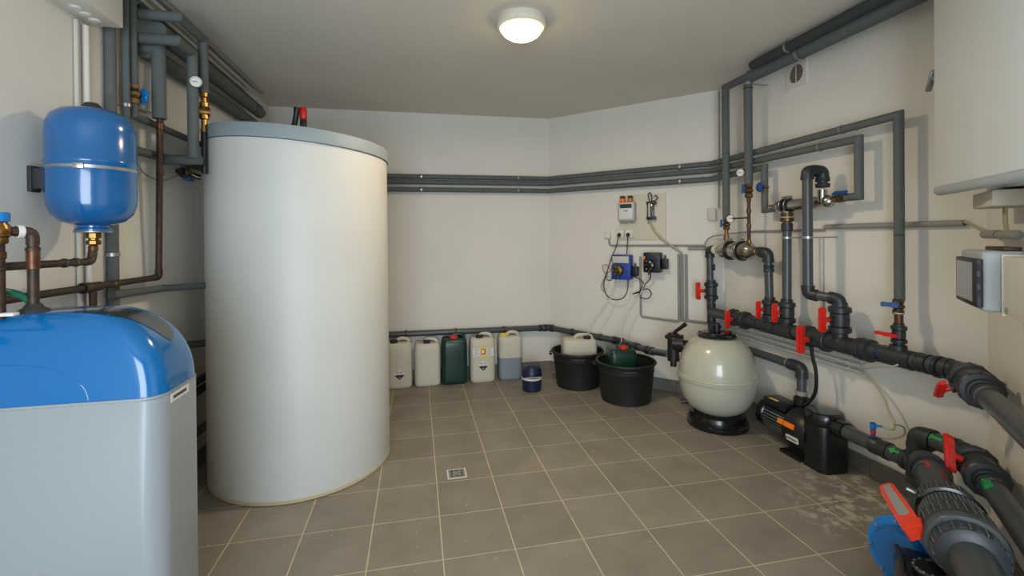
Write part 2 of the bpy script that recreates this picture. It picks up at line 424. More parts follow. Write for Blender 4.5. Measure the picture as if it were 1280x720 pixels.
# ------------------------------------------------------------------ pipe helpers
def sleeve_run(root, pts, r, m='foam', name='foam_sleeve', n=14):
    P = [Vector(p) for p in pts]; full = MB().sweep(P, r, n, caps=False)
    for i in range(len(P) - 1):
        d = (P[i + 1] - P[i]).normalized(); e = .0
        vs = full.v[i * n:(i + 2) * n]
        b = MB(); b.add(vs, [(k, (k + 1) % n, n + (k + 1) % n, n + k) for k in range(n)] + [tuple(range(n))[::-1], tuple(range(n, 2 * n))])
        b.build(name, m, root)
def foam_pipe(name, label, pts, r, m='foam', group=None, cat='pipe', seams=()):
    root = thing(name, label, cat, pts[0], group); sleeve_run(root, pts, r, m)
    for p, d in seams:
        MB().torus(p, d, r - .0005, .0022, 16, 6).build('seam_tape', 'pvc_black', root)
    return root
def clamp(root, p, axis, r, wall, m='zinc'):
    axis = Vector(axis).normalized(); p = Vector(p)
    b = MB().lathe(p - axis * .007, axis, [(r + .0005, 0), (r + .004, 0), (r + .004, .014), (r + .0005, .014)], 20, cap=False)
    if wall is not None: b.cyl(p + (Vector(wall) - p).normalized() * (r + .003), wall, .0035, n=8)
    return b.build('pipe_clamp', m, root)
def pvc_run(root, pts, r, m='pvc', m2='pvc_black', ek=1.9, er=1.2, ends=(0, 0)):
    P = [Vector(p) for p in pts]; n = len(P)
    for i in range(n - 1):
        d = (P[i + 1] - P[i]); L = d.length; d.normalize()
        a = P[i] + (d * r * 1.0 if i else Vector()); e = P[i + 1] - (d * r * 1.0 if i < n - 2 else Vector())
        MB().cyl(a, e, r, n=20).build('pipe', m, root)
    for i in range(1, n - 1):
        u = (P[i - 1] - P[i]).normalized(); v = (P[i + 1] - P[i]).normalized(); k = r * ek
        b = MB().tube([P[i] + u * k, P[i], P[i] + v * k], r * er, 18, fil=k * .82, seg=7)
        for d in (u, v): b.cyl(P[i] + d * k * .72, P[i] + d * k * 1.12, r * (er + .09), n=20)
        b.build('elbow', m2, root)
def coupling(root, p, axis, r, L=.05, k=1.28, name='coupling', m='pvc_black', ribs=False):
    axis = Vector(axis).normalized(); p = Vector(p)
    b = MB().lathe(p - axis * L / 2, axis, [(r * 1.0, 0), (r * k, .002), (r * k, L * .3), (r * (k - .06), L * .34), (r * (k - .06), L * .66), (r * k, L * .7), (r * k, L - .002), (r * 1.0, L)], 24)
    return b.build(name, m, root)
def t_handle(root, c, bar, out, L, m='red', hub=.3, inset=None):
    """bar handle: centre c, bar axis, outward axis; length L"""
    bar = Vector(bar).normalized(); out = Vector(out).normalized(); sd = out.cross(bar)
    L = L * 1.12; M = frame(c, bar, sd, out); w = L * .105
    poly = [(-L / 2, -w * .55), (-L * .42, -w), (-L * .16, -w * .8), (0, -w * 1.25), (L * .16, -w * .8), (L * .42, -w), (L / 2, -w * .55), (L / 2, w * .55), (L * .42, w), (L * .16, w * .8), (0, w * 1.25), (-L * .16, w * .8), (-L * .42, w), (-L / 2, w * .55)]
    b = MB(M).prism(poly, 0, L * .16); b.prism([(x * .92, y * .55) for x, y in poly], L * .16, L * .24)
    b.M = None; b.cyl(Vector(c) - out * L * hub, Vector(c) + out * .002, L * .10, n=12)
    return b.build('handle', m, root)
def ball_valve(label, c, axis, r, out, bar, m='pvc_black', hm='red', hl=None, group=None, hoff=None, name='ball_valve', size=1.0):
    c = Vector(c); axis = Vector(axis).normalized(); out = Vector(out).normalized()
    root = thing(name, label, 'valve', c - axis * r * 3.0 if axis.z > .5 else c - Vector((0, 0, r * 1.9)), group)
    MB().lathe(c - axis * r * 1.25, axis, [(r * 1.35, 0), (r * 1.55, r * .1), (r * 1.6, r * 1.25), (r * 1.55, r * 2.4), (r * 1.35, r * 2.5)], 24).build('body', m, root)
    for sg in (-1, 1):
        q = c + axis * sg * r * 1.3; b = MB()
        b.lathe(q, axis * sg, [(r * 1.55, 0), (r * 1.82, r * .08), (r * 1.82, r * .95), (r * 1.7, r * 1.1), (r * 1.28, r * 1.15), (r * 1.28, r * 1.85), (r * 1.0, r * 1.9)], 28)
        x, y = perp(axis)
        for k in range(12):
            a = 2 * math.pi * k / 12; e = x * math.cos(a) + y * math.sin(a); t = axis.cross(e)
            Mx = frame(q + e * r * 1.8, e, t, axis * sg if axis.cross(e).dot(t) and True else axis)
            Mx = frame(q + e * r * 1.80, e, axis.cross(e), axis)
            z0, z1 = (r * .12, r * .9) if sg > 0 else (-r * .9, -r * .12)
            b.M = Mx; b.box((-.0, -r * .10, z0), (r * .09, r * .10, z1)); b.M = None
        b.build('union_nut', m, root)
    h = hoff or r * 2.35; hl = hl or r * 4.2
    st = MB().cyl(c + out * r * 1.3, c + out * (h - hl * .2), r * .5, n=14).build('stem', m, root)
    t_handle(root, c + out * h, bar, out, hl, hm)
    return root
def gauge(label, c, nrm, R, stem_to=None, body='zinc'):
    c = Vector(c); nrm = Vector(nrm).normalized(); root = thing('pressure_gauge', label, 'gauge', c - Vector((0, 0, R)))
    MB().lathe(c - nrm * .012, nrm, [(R * .9, 0), (R, .003), (R, .015), (R * .93, .017), (R * .9, .012)], 24).build('case', body, root)
    MB().lathe(c + nrm * .0015, nrm, [(R * .9, 0), (R * .9, .001)], 24).build('dial', 'label_white', root)
    x, y = perp(nrm); b = MB(frame(c + nrm * .003, x, y, nrm)); b.box((-R * .5, -R * .05, 0), (R * .3, R * .05, .001))
    for k in range(10):
        a = math.radians(-30 + 24 * k); cc, ss = math.cos(a), math.sin(a)
        b.add([(R * .68 * cc - .001 * ss, R * .68 * ss + .001 * cc, .0005), (R * .68 * cc + .001 * ss, R * .68 * ss - .001 * cc, .0005), (R * .82 * cc + .001 * ss, R * .82 * ss - .001 * cc, .0005), (R * .82 * cc - .001 * ss, R * .82 * ss + .001 * cc, .0005)], [(0, 1, 2, 3)])
    b.build('needle_and_scale', 'label_black', root, smooth=False)
    if stem_to is not None: MB().cyl(c - nrm * .01, stem_to, .006, n=10).build('stem', 'brass_dark', root)
    return root
def wire(name, label, pts, r, m, cat='cable', n=6, group=None, smooth_n=6):
    return MB().sweep(smooth_path(pts, smooth_n), r, n).build(name, m, label=label, cat=cat, group=group)

# ------------------------------------------------------------------ RIGHT WALL: insulated pipes
XR = 2.28
zs = (1.868, 1.818, 1.750)
P1 = foam_pipe('insulated_pipe', 'topmost long grey insulated pipe, bending down to the small blue-handled valve', [(-.95, 4.285, zs[0]), (1.247, 4.285, zs[0]), (XR, 5.53 - XR, zs[0] + .004), (XR, 1.80, zs[0] + .010), (XR, 1.80, .985)], .0215,
               seams=[((.40, 4.285, zs[0]), (1, 0, 0)), ((1.85, 3.68, zs[0]), (1, -1, 0)), ((XR, 2.5, zs[0] + .008), (0, 1, 0)), ((XR, 1.80, 1.30), (0, 0, 1))])
P2 = foam_pipe('insulated_pipe', 'middle of the three long grey insulated pipes, looping back to the steel heat exchanger', [(-.95, 4.285, zs[1]), (1.247, 4.285, zs[1]), (XR, 5.53 - XR, zs[1]), (XR, 2.005, zs[1] - .012), (XR, 2.005, 1.505), (XR, 2.085, 1.505)], .0215, 'foam',
               seams=[((.2, 4.285, zs[1]), (1, 0, 0)), ((1.7, 3.83, zs[1]), (1, -1, 0))])
P3 = foam_pipe('insulated_pipe', 'lowest of the three long grey insulated pipes, with an elbow down at the blue handwheel', [(-.95, 4.285, zs[2]), (1.247, 4.285, zs[2]), (XR, 5.53 - XR, zs[2]), (XR, 2.675, zs[2] + .008), (XR, 2.675, 1.475), (XR, 2.60, 1.475)], .0215,
               seams=[((.62, 4.285, zs[2]), (1, 0, 0)), ((1.62, 3.91, zs[2]), (1, -1, 0)), ((2.05, 3.48, zs[2]), (1, -1, 0))])
for r_, z in ((P1, zs[0]), (P3, zs[2])):
    for x in (.05, .95): clamp(r_, (x, 4.285, z), (1, 0, 0), .0215, (x, 4.34, z))
    clamp(r_, (1.247 + .87, 4.285 - .87, z), (1, -1, 0), .0215, (2.117 + .041, 3.415 + .041, z))
clamp(P1, (XR, 2.10, zs[0] + .009), (0, 1, 0), .0215, (2.38, 2.10, zs[0] + .009)); clamp(P2, (XR, 2.24, zs[1] - .01), (0, 1, 0), .0215, (2.38, 2.24, zs[1] - .01))
# ceiling pair and the two risers
XV = 2.22
PC = foam_pipe('ceiling_pipe', 'thick grey insulated pipe running under the ceiling above the fan vent', [(2.235, 2.74, 2.385), (2.235, 1.30, 2.385)], .042, seams=[((2.235, 2.31, 2.385), (0, 1, 0))])
PD_ = foam_pipe('ceiling_pipe', 'dark thinner insulated pipe tight under the ceiling beside the thick one', [(2.155, 2.63, 2.412), (2.155, 1.22, 2.412)], .028, 'foam_dark')
clamp(PC, (2.235, 2.33, 2.385), (0, 1, 0), .042, (2.235, 2.33, HC)); clamp(PD_, (2.155, 2.335, 2.412), (0, 1, 0), .028, (2.155, 2.335, HC))
R1 = foam_pipe('riser_pipe', 'grey insulated riser in the wall corner with a mitred elbow under the ceiling', [(XV, 2.74, 2.385), (XV, 2.985, 2.385), (XV, 2.985, 1.425)], .026, seams=[((XV, 2.985, 1.9), (0, 0, 1))])
R2 = foam_pipe('riser_pipe', 'grey insulated riser with a steel collar at its top, above the copper stub', [(XV, 2.752, 2.357), (XV, 2.752, 1.655)], .027)
clamp(R2, (XV, 2.752, 2.335), (0, 0, 1), .028, (2.38, 2.752, 2.335))
MB().torus((XV, 2.752, 2.305), (0, 0, 1), .027, .004, 20).build('rubber_ring', 'rubber', R2)
def wheel_valve(label, c, axis, out, hm='blue_handle', wide=.035, L=.09, r=.02):
    c = Vector(c); axis = Vector(axis).normalized(); out = Vector(out).normalized()
    root = thing('shutoff_valve', label, 'valve', c - Vector((0, 0, L / 2)))
    MB().lathe(c - axis * L / 2, axis, [(r * .9, 0), (r * 1.1, .003), (r * 1.1, L * .25), (r * .85, L * .3), (r * 1.25, L * .42), (r * 1.25, L * .58), (r * .85, L * .7), (r * 1.1, L * .75), (r * 1.1, L - .003), (r * .9, L)], 8).build('body', 'brass_dark', root, smooth=False)
    MB().cyl(c, c + out * .036, .008, n=10).build('stem', 'brass_dark', root)
    b = MB().lathe(c + out * .030, out, [(.012, 0), (wide * .9, .002), (wide, .008), (wide * .9, .015), (.012, .017)], 20)
    x, y = perp(out)
    for k in range(8):
        a = math.pi / 4 * k; e = x * math.cos(a) + y * math.sin(a); b.cyl(c + out * .0315 + e * wide, c + out * .044 + e * wide, .006, n=8)
    b.build('handwheel', hm, root)
    return root
def lever_valve(label, c, axis, out, bar, hm='blue_handle', L=.08, r=.018, hl=.075):
    c = Vector(c); axis = Vector(axis).normalized(); out = Vector(out).normalized(); bar = Vector(bar).normalized()
    root = thing('shutoff_valve', label, 'valve', c - Vector((0, 0, L / 2)))
    MB().lathe(c - axis * L / 2, axis, [(r * .9, 0), (r * 1.15, .003), (r * 1.15, L * .28), (r * .9, L * .32), (r * 1.3, L * .45), (r * 1.3, L * .55), (r * .9, L * .68), (r * 1.15, L * .72), (r * 1.15, L - .003), (r * .9, L)], 8).build('body', 'brass_dark', root, smooth=False)
    MB().cyl(c, c + out * .034, .009, n=10).build('stem', 'brass_dark', root)
    M = frame(c + out * .030, bar, out.cross(bar), out)
    MB(M).prism([(-.018, -.012), (.0, -.014), (hl * .5, -.010), (hl, -.012), (hl + .004, 0), (hl, .012), (hl * .5, .010), (0, .014), (-.018, .012)], 0, .011).build('lever', hm, root)
    return root
lever_valve('blue butterfly handle valve under the steel-collared riser', (XV, 2.752, 1.61), (0, 0, 1), (-1, .25, 0), (0, 0, 1), hl=.04, r=.022, L=.1)
lever_valve('blue handle valve at the foot of the corner riser', (XV, 2.985, 1.385), (0, 0, 1), (-1, .3, 0), (0, 0, 1), hl=.035, r=.02)
wheel_valve('small blue handwheel valve on the lowest insulated pipe', (XR, 2.675, 1.625), (0, 0, 1), (-1, .1, 0), wide=.026)
gauge('round white dial gauge on the steel-collared riser', (XV - .045, 2.775, 1.735), (-1, -.55, -.1), .027, (XV, 2.752, 1.735))
gauge('round white dial gauge with black case on the copper stub above the double-clamped steel vessel', (XV - .03, 2.90, 1.425), (-1, -.9, 0), .028, (XV, 2.752, 1.425), body='black')
b = thing('copper_stub', 'copper stub pipe between the blue valve and the double-clamped steel vessel', 'pipe', (XV, 2.752, 1.24))
MB().cyl((XV, 2.752, 1.24), (XV, 2.752, 1.57), .011, n=14).build('pipe', 'copper', b)
for z in (1.26, 1.37, 1.47, 1.55): MB().cyl((XV, 2.752, z - .014), (XV, 2.752, z + .014), .0145, n=14).build('fitting', 'copper_bright' if z > 1.3 else 'brass', b)
b = thing('brass_nipple', 'short brass nipple under the corner riser valve', 'pipe fitting', (XV, 2.985, 1.24))
MB().cyl((XV, 2.985, 1.24), (XV, 2.985, 1.345), .013, n=14).build('pipe', 'brass', b); MB().lathe((XV, 2.985, 1.275), (0, 0, 1), [(.019, 0), (.019, .03)], 6).build('hex_nut', 'brass_dark', b, smooth=False)

# heat exchanger 2 (lower, two black clamps)
def exchanger(label, A, B, r, clamps, collar='black'):
    A, B = Vector(A), Vector(B); d = (B - A); L = d.length; d.normalize(); root = thing('heat_exchanger', label, 'heat exchanger', (A + B) / 2 - Vector((0, 0, r)))
    MB().lathe(A, d, [(r * .45, 0), (r * .45, L * .08), (r * .8, L * .16), (r, L * .20), (r, L * .80), (r * .8, L * .84), (r * .5, L * .93), (r * .5, L)], 32).build('shell', 'steel', root)
    for t in clamps:
        p = A + d * L * t
        MB().lathe(p - d * .016, d, [(r * 1.0, 0), (r * 1.16, .002), (r * 1.2, .016), (r * 1.16, .030), (r, .032)], 32).build('clamp_band', collar, root)
        MB().torus(p, d, r * 1.2, .003, 28, 6).build('clamp_ring', 'zinc', root)
        MB().box(p + Vector((-.012, -.012, r * 1.15)), p + Vector((.012, .012, r * 1.15 + .018)), .003).build('clamp_bolt', 'zinc', root)
    return root
hx2 = exchanger('steel heat exchanger vessel with two black clamps above the sand filter', (2.22, 3.10, 1.198), (2.22, 2.66, 1.198), .058, (.36, .64))
MB().lathe((2.22, 3.125, 1.198), (0, -1, 0), [(.03, 0), (.034, .004), (.034, .03), (.028, .034)], 20).build('end_union', 'cream', hx2)
MB().lathe((2.22, 2.70, 1.198), (0, -1, 0), [(.026, 0), (.030, .004), (.030, .03), (.024, .034)], 20).build('end_union', 'brass', hx2)
hx1 = exchanger('slim steel heat exchanger vessel beside the tall grey U-bend pipe', (2.265, 2.61, 1.487), (2.265, 2.17, 1.492), .036, (.27, .36))
MB().sphere((2.265, 2.175, 1.492), .036).build('end_dome', 'steel', hx1)
MB().cyl((2.265, 2.47, 1.49), (2.265, 2.47, 1.43), .026, n=20).build('bottom_port', 'steel', hx1)
MB().cyl((2.265, 2.215, 1.49), (2.265, 2.215, 1.56), .024, n=20).build('top_port', 'steel', hx1)
lever_valve('blue lever valve between the looped insulated pipe and the slim steel vessel', (XR - .005, 2.115, 1.503), (0, 1, 0), (-.6, 0, .8), (0, -1, 0), hl=.06)

# ------------------------------------------------------------------ PVC plumbing on the right wall
XM, ZM, RM = 2.24, .712, .036
man = thing('manifold_pipe', 'long thick dark grey plastic manifold pipe along the wall with red-handled valves', 'pipe', (XM, 3.1, ZM))
BP = Vector((XM, 1.515, ZM + .010))
pvc_run(man, [(XM, 3.19, ZM), BP, BP + Vector((-.66, -.66, 0)), BP + Vector((-.57, -.75, 0))], RM, ek=1.5)
# pipe filling the run is one length; fittings on it
for y, L in ((2.72, .09), (2.30, .07), (2.045, .07)): coupling(man, (XM, y, ZM + .002), (0, 1, 0), RM, L, 1.22)
u = thing('pipe_union', 'dark grey ribbed screw union on the manifold pipe', 'pipe fitting', (XM, 1.945, ZM - .06))
MB().lathe((XM, 2.01, ZM + .003), (0, -1, 0), [(RM, 0), (RM * 1.2, .002), (RM * 1.2, .03), (RM * 1.55, .035), (RM * 1.6, .06), (RM * 1.35, .065), (RM * 1.35, .075), (RM * 1.6, .08), (RM * 1.6, .105), (RM * 1.25, .11), (RM * 1.2, .15), (RM, .152)], 28).build('body', 'pvc_black', u)
coupling(man, (XM, 1.66, ZM + .008), (0, 1, 0), RM, .05, 1.24)
coupling(man, (XM, 1.60, ZM + .008), (0, 1, 0), RM, .02, 1.34, 'collar')
def tee(p, axis, up, r, name='tee', k=1.25):
    p = Vector(p); axis = Vector(axis).normalized()
    b = MB().lathe(p - axis * r * 2, axis, [(r, 0), (r * k, .002), (r * k, r * 4 - .002), (r, r * 4)], 24)
    b.cyl(p, p + Vector((0, 0, up)), r * .95, n=20); b.build(name, 'pvc_black', man)
ball_valve('grey plastic ball valve with red handle at the far end of the manifold', (XM, 2.88, ZM), (0, 1, 0), RM * .92, (-1, 0, 0), (0, .0, 1), hl=.112, hoff=.082)
ball_valve('grey plastic ball valve with red handle in the middle of the manifold', (XM, 2.225, ZM), (0, 1, 0), RM * .92, (-1, 0, 0), (0, .0, 1), hl=.14, hoff=.10)
dB = Vector((-Q, -Q, 0)); nB = Vector((-Q, Q, 0))
bvp = BP + dB * .20
ball_valve('big grey plastic ball valve with red handle on the manifold beside the screen enclosure', bvp, dB, RM * 1.02, (nB + Vector((0, 0, -.35))).normalized(), (dB + Vector((0, 0, .9))).normalized(), hl=.10, hoff=.095)
coupling(man, BP + dB * .36, dB, RM, .03, 1.22)
# risers with ball valves
def riser(label, y, x, ztop, zv, r=.025, zb=None, bar=(0, 0, 1)):
    root = thing('plastic_riser_pipe', label, 'pipe', (x, y, ZM + RM)); return root
rp1 = thing('plastic_riser_pipe', 'dark grey plastic pipe from the double-clamped vessel down to the manifold', 'pipe', (2.235, 2.585, ZM))
pvc_run(rp1, [(2.22, 2.69, 1.195), (2.225, 2.585, 1.192), (2.235, 2.585, .80)], .0255, ek=2.2, er=1.3)
coupling(rp1, (2.23, 2.585, 1.09), (0, 0, 1), .025, .05, 1.25)
tee((XM, 2.585, ZM), (0, 1, 0), .07, RM)
ball_valve('grey plastic ball valve with red handle below the double-clamped vessel pipe', (2.235, 2.585, .825), (0, 0, 1), .025, (-1, .05, 0), (0, 0, 1), hl=.10, hoff=.07)
rp2 = thing('plastic_riser_pipe', 'straight dark grey plastic pipe hanging from the slim steel vessel', 'pipe', (2.25, 2.462, ZM))
MB().cyl((2.262, 2.468, 1.43), (2.245, 2.455, .80), .026, n=20).build('pipe', 'pvc', rp2)
MB().lathe((2.262, 2.468, 1.445), (0, 0, -1), [(.028, 0), (.036, .003), (.036, .018), (.032, .02), (.032, .03), (.038, .033), (.038, .055), (.03, .058)], 24).build('union', 'brass_dark', rp2)
MB().lathe((2.261, 2.467, 1.378), (0, 0, -1), [(.027, 0), (.033, .002), (.033, .045), (.027, .05)], 24).build('coupling', 'pvc_black', rp2)
MB().lathe((2.262, 2.468, 1.418), (0, 0, -1), [(.033, 0), (.0335, .001), (.0335, .011), (.033, .012)], 24).build('gasket_ring', 'cream', rp2)
clamp(rp2, (2.257, 2.465, 1.288), (0, 0, 1), .026, (2.38, 2.465, 1.288))
tee((XM, 2.455, ZM), (0, 1, 0), .07, RM)
ball_valve('grey plastic ball valve with red handle below the slim vessel pipe', (2.243, 2.453, .825), (0, 0, 1), .026, (-1, .05, 0), (0, 0, 1), hl=.105, hoff=.072)
rp3 = thing('plastic_riser_pipe', 'tall dark grey plastic pipe with a U-bend at its top and an S-bend below', 'pipe', (2.19, 2.225, ZM))
pvc_run(rp3, [(2.268, 2.215, 1.60), (2.268, 2.215, 1.668), (2.178, 2.228, 1.668), (2.178, 2.228, .968), (2.24, 2.085, .955), (2.24, 2.085, .86)], .0265, ek=1.65)
for z, mm in ((1.618, 'rubber'), (1.585, 'rubber')): MB().lathe((2.268, 2.215, z - .012), (0, 0, 1), [(.028, 0), (.036, .002), (.036, .022), (.028, .024)], 24).build('union_nut', mm, rp3)
clamp(rp3, (2.178, 2.228, 1.29), (0, 0, 1), .0265, (2.38, 2.228, 1.29))
tee((XM, 2.085, ZM), (0, 1, 0), .07, RM)
ball_valve('grey plastic ball valve with red handle under the S-bend', (XM, 2.085, .845), (0, 0, 1), .029, (-1, .15, 0), (0, 0, 1), hl=.12, hoff=.085)
rp4 = thing('plastic_riser_pipe', 'dark grey plastic pipe from the vessel elbow down behind the sand filter', 'pipe', (2.25, 3.2, .3))
pvc_run(rp4, [(2.22, 3.09, 1.198), (2.235, 3.205, 1.195), (2.25, 3.21, .35)], .0255, ek=2.1, er=1.3)
coupling(rp4, (2.246, 3.207, 1.06), (0, 0, 1), .025, .05, 1.25); coupling(rp4, (2.248, 3.208, .70), (0, 0, 1), .025, .16, 1.3, 'tee')
ball_valve('grey plastic ball valve with red handle above the sand filter lid', (2.247, 3.208, .875), (0, 0, 1), .027, (-1, .25, 0), (0, 0, 1), hl=.12, hoff=.085)
rp5 = thing('brass_connector', 'brass and plastic connector from the blue lever valve down to the manifold', 'pipe fitting', (2.255, 1.785, ZM))
MB().cyl((XR - .01, 1.798, .985), (2.262, 1.79, .90), .014, n=14).build('nipple', 'brass_dark', rp5)
MB().cyl((2.262, 1.79, .925), (2.26, 1.788, .875), .018, n=16).build('sleeve', 'copper_bright', rp5)
for z in (.925, .873): MB().torus((2.261, 1.789, z), (0, 0, 1), .0165, .003, 16, 6).build('tape_ring', 'label_white', rp5)
MB().cyl((2.26, 1.788, .875), (XM, 1.775, ZM), .018, n=16).build('stub', 'pvc_black', rp5)
lever_valve('blue lever valve at the foot of the topmost insulated pipe', (XR - .01, 1.798, .955), (0, 0, 1), (-.9, -.2, .25), (-.35, 1, 0), hl=.05, r=.02, L=.075)
v = ball_valve('small grey plastic valve with a flat red lever on the manifold', (2.252, 1.782, .825), (0, 0, 1), .017, (-.95, .3, 0), (-.3, 1, .1), hl=.075, hoff=.05)
tee((XM, 1.775, ZM + .005), (0, 1, 0), .06, RM)
MB(frame((XM - RM * 1.0, 1.86, ZM + .01), (0, -1, 0), (0, 0, 1), (-1, 0, 0))).box((-.022, -.012, -.004), (.022, .012, .0016)).build('blue_mark', 'blue_dose', man, smooth=False)

# ------------------------------------------------------------------ sand filter
FX, FY = 2.03, 2.84
sf = thing('sand_filter', 'round pale green-grey pool sand filter on black foot', 'sand filter', (FX, FY, 0))
MB().lathe((FX, FY, 0), (0, 0, 1), [(.195, 0), (.20, .008), (.198, .03), (.185, .036), (.186, .06), (.176, .085), (.15, .10)], 40).build('foot', 'black_gloss', sf)
pr = []
for k in range(13):
    a = math.radians(-78 + 78 * k / 12); pr.append((.252 * math.cos(a) ** .66, .325 + .245 * math.sin(a)))
for k in range(1, 13):
    a = math.radians(80 * k / 12); pr.append((.252 * math.cos(a) ** .62, .355 + .262 * math.sin(a)))
MB().lathe((FX, FY, 0), (0, 0, 1), pr, 56).build('vessel', 'filter_shell', sf, ang=60)
MB().lathe((FX, FY, .325), (0, 0, 1), [(.25, 0), (.262, .004), (.263, .014), (.258, .017), (.263, .02), (.262, .032), (.25, .036)], 56).build('equator_seam', 'filter_shell', sf)
MB().lathe((FX, FY, .605), (0, 0, 1), [(.10, 0), (.125, .004), (.128, .012), (.118, .022), (.10, .026), (.095, .036), (.04, .042), (0, .043)], 40, cap=False).build('lid_flange', 'black_gloss', sf)
b = MB()
for k in range(8):
    a = math.pi / 4 * k; b.cyl((FX + .111 * math.cos(a), FY + .111 * math.sin(a), .62), (FX + .111 * math.cos(a), FY + .111 * math.sin(a), .636), .008, n=6)
b.build('lid_bolts', 'black', sf)
MB().cyl((FX, FY, .645), (FX, FY, .70), .022, n=14).cyl((FX - .03, FY, .672), (FX + .03, FY, .672), .012, n=10).build('air_bleed', 'black', sf)
MB().cyl((FX - .165, FY + .09, .14), (FX - .205, FY + .112, .132), .014, n=12).build('drain_plug', 'black', sf)
# side multiport valve
mv = thing('multiport_valve', 'black side-mounted valve with tilted lever on the sand filter', 'valve', (1.80, 3.01, .40))
ml = Vector((-.80, .60, 0)); mc = Vector((1.80, 3.01, .52))
MB().cyl(mc + Vector((.0, 0, -.11)), mc + Vector((0, 0, .085)), .040, n=20).build('body', 'black', mv)
MB().cyl(mc - ml * .10, mc, .045, n=18).cyl(mc + Vector((0, 0, .02)) - ml * .07, mc + Vector((0, 0, .02)), .06, n=18).build('side_flange', 'black_gloss', mv)
MB().lathe(mc + Vector((0, 0, .045)), (0, 0, 1), [(.045, 0), (.058, .006), (.058, .022), (.045, .03), (.03, .045)], 20).build('cap', 'black', mv)
MB().tube([mc + Vector((0, 0, .08)), mc + Vector((.008, -.02, .105)), mc + Vector((.055, -.075, .165))], [.012, .012, .016], 10).build('lever', 'black_gloss', mv)
MB().cyl(mc + Vector((0, 0, -.11)), mc + Vector((0, 0, -.15)), .022, n=14).build('drain_port', 'black', mv)
# waste pipe along the back walls to that valve
wp = thing('waste_pipe', 'dark grey plastic pipe low along the back wall to the sand filter valve', 'pipe', (-.9, 4.285, .40))
pvc_run(wp, [(-.95, 4.285, .447), (1.245, 4.285, .432), (1.735, 3.795, .385), (1.845, 3.42, .378), (1.775, 3.03, .455)], .0265, ek=1.6)
for p, d in (((.35, 4.285, .441), (1, 0, 0)), ((.80, 4.285, .437), (1, 0, 0)), ((1.42, 4.11, .417), (1, -1, 0)), ((1.62, 3.91, .397), (1, -1, 0)), ((-.1, 4.285, .444), (1, 0, 0))):
    q = Vector(p) + (Vector((0, .055, 0)) if d[1] == 0 else Vector((.036, .036, 0))); clamp(wp, p, d, .0275, q, 'pvc_black')
coupling(wp, (1.17, 4.285, .433), (1, 0, 0), .0265, .06, 1.22); coupling(wp, (1.80, 3.57, .382), (.3, -1, 0), .0265, .05, 1.2)
# pipe from filter to pump
fp = thing('pump_outlet_pipe', 'dark grey plastic pipe from behind the sand filter down to the pump', 'pipe', (2.30, 2.40, .30))
pvc_run(fp, [(2.30, 2.98, .492), (2.30, 2.40, .492), (2.285, 2.39, .30)], .0265, ek=2.1, er=1.25)
coupling(fp, (2.30, 2.465, .492), (0, 1, 0), .0265, .04, 1.35); MB().cyl((2.287, 2.391, .355), (2.286, 2.391, .33), .033, n=20).build('grey_collar', 'conduit', fp)
clamp(fp, (2.30, 2.50, .492), (0, 1, 0), .030, (2.38, 2.50, .492))

# ------------------------------------------------------------------ pool pump
pu = thing('pool_pump', 'black pool circulation pump with orange stripe and strainer lid', 'pump', (2.24, 2.3, 0))
px_ = 2.235
MB().loft([rrect(px_ - .09, px_ + .09, 2.095, 2.255, .04, z, 6) for z in (.0, .012, .03, .21)] + [rrect(px_ - .085, px_ + .085, 2.10, 2.26, .05, .25, 6)]).build('strainer_body', 'black', pu)
MB().lathe((px_, 2.18, .25), (0, 0, 1), [(.08, 0), (.098, .006), (.10, .03), (.096, .055), (.09, .066), (.075, .07), (.0, .071)], 36, cap=False).build('strainer_ring', 'black_gloss', pu)
MB().lathe((px_, 2.18, .318), (0, 0, 1), [(.078, 0), (.078, .004), (.05, .009), (0, .011)], 32, cap=False).build('strainer_lid', 'clear_grey', pu)
MB().lathe((px_, 2.22, .155), (0, 1, 0), [(.10, 0), (.118, .03), (.122, .09), (.118, .14), (.09, .165)], 36).build('volute', 'black', pu)
MB().box((px_ - .10, 2.25, 0), (px_ + .10, 2.40, .02), .004).box((px_ - .05, 2.24, .015), (px_ + .05, 2.38, .07), .006).build('foot', 'black', pu)
MB().lathe((px_, 2.36, .155), (0, 1, 0), [(.07, 0), (.082, .004), (.082, .20), (.088, .205), (.09, .25), (.07, .262)], 32).build('motor', 'black_gloss', pu)
for k in range(7):
    a = math.radians(150 + 12 * k); e = Vector((math.cos(a), 0, math.sin(a)))
    q = Vector((px_, 2.375, .155)) + e * .083; MB(frame(q, e, (0, 1, 0), e.cross(Vector((0, 1, 0))))).box((-.002, 0, -.002), (.008, .175, .002)).build('cooling_fin', 'zinc', pu)
MB().box((px_ - .06, 2.40, .225), (px_ + .06, 2.58, .272), .008).build('terminal_box', 'black', pu)
MB().box((px_ - .055, 2.47, .2722), (px_ - .035, 2.54, .2732)).build('yellow_mark', 'yellow', pu, smooth=False)
sm = frame((px_ - .1225, 2.34, .195), (0, -1, 0), (.25, 0, .97), (-.97, 0, .25))
MB(sm).box((-.045, -.012, -.004), (-.003, .016, .004)).box((.003, -.012, -.004), (.075, .016, .004)).build('orange_stripe', 'orange', pu, smooth=False)
sm2 = frame((px_ - .121, 2.285, .125), (0, -1, 0), (-.2, 0, .97), (-.97, 0, -.2))
MB(sm2).box((-.035, -.015, -.006), (.045, .015, .004)).build('name_plate', 'label_white', pu, smooth=False)
b = MB(sm2)
for k in range(9): b.box((-.03 + k * .008, -.004, .004), (-.0245 + k * .008, .007, .0046))
b.build('name_plate_print', 'label_black', pu, smooth=False)
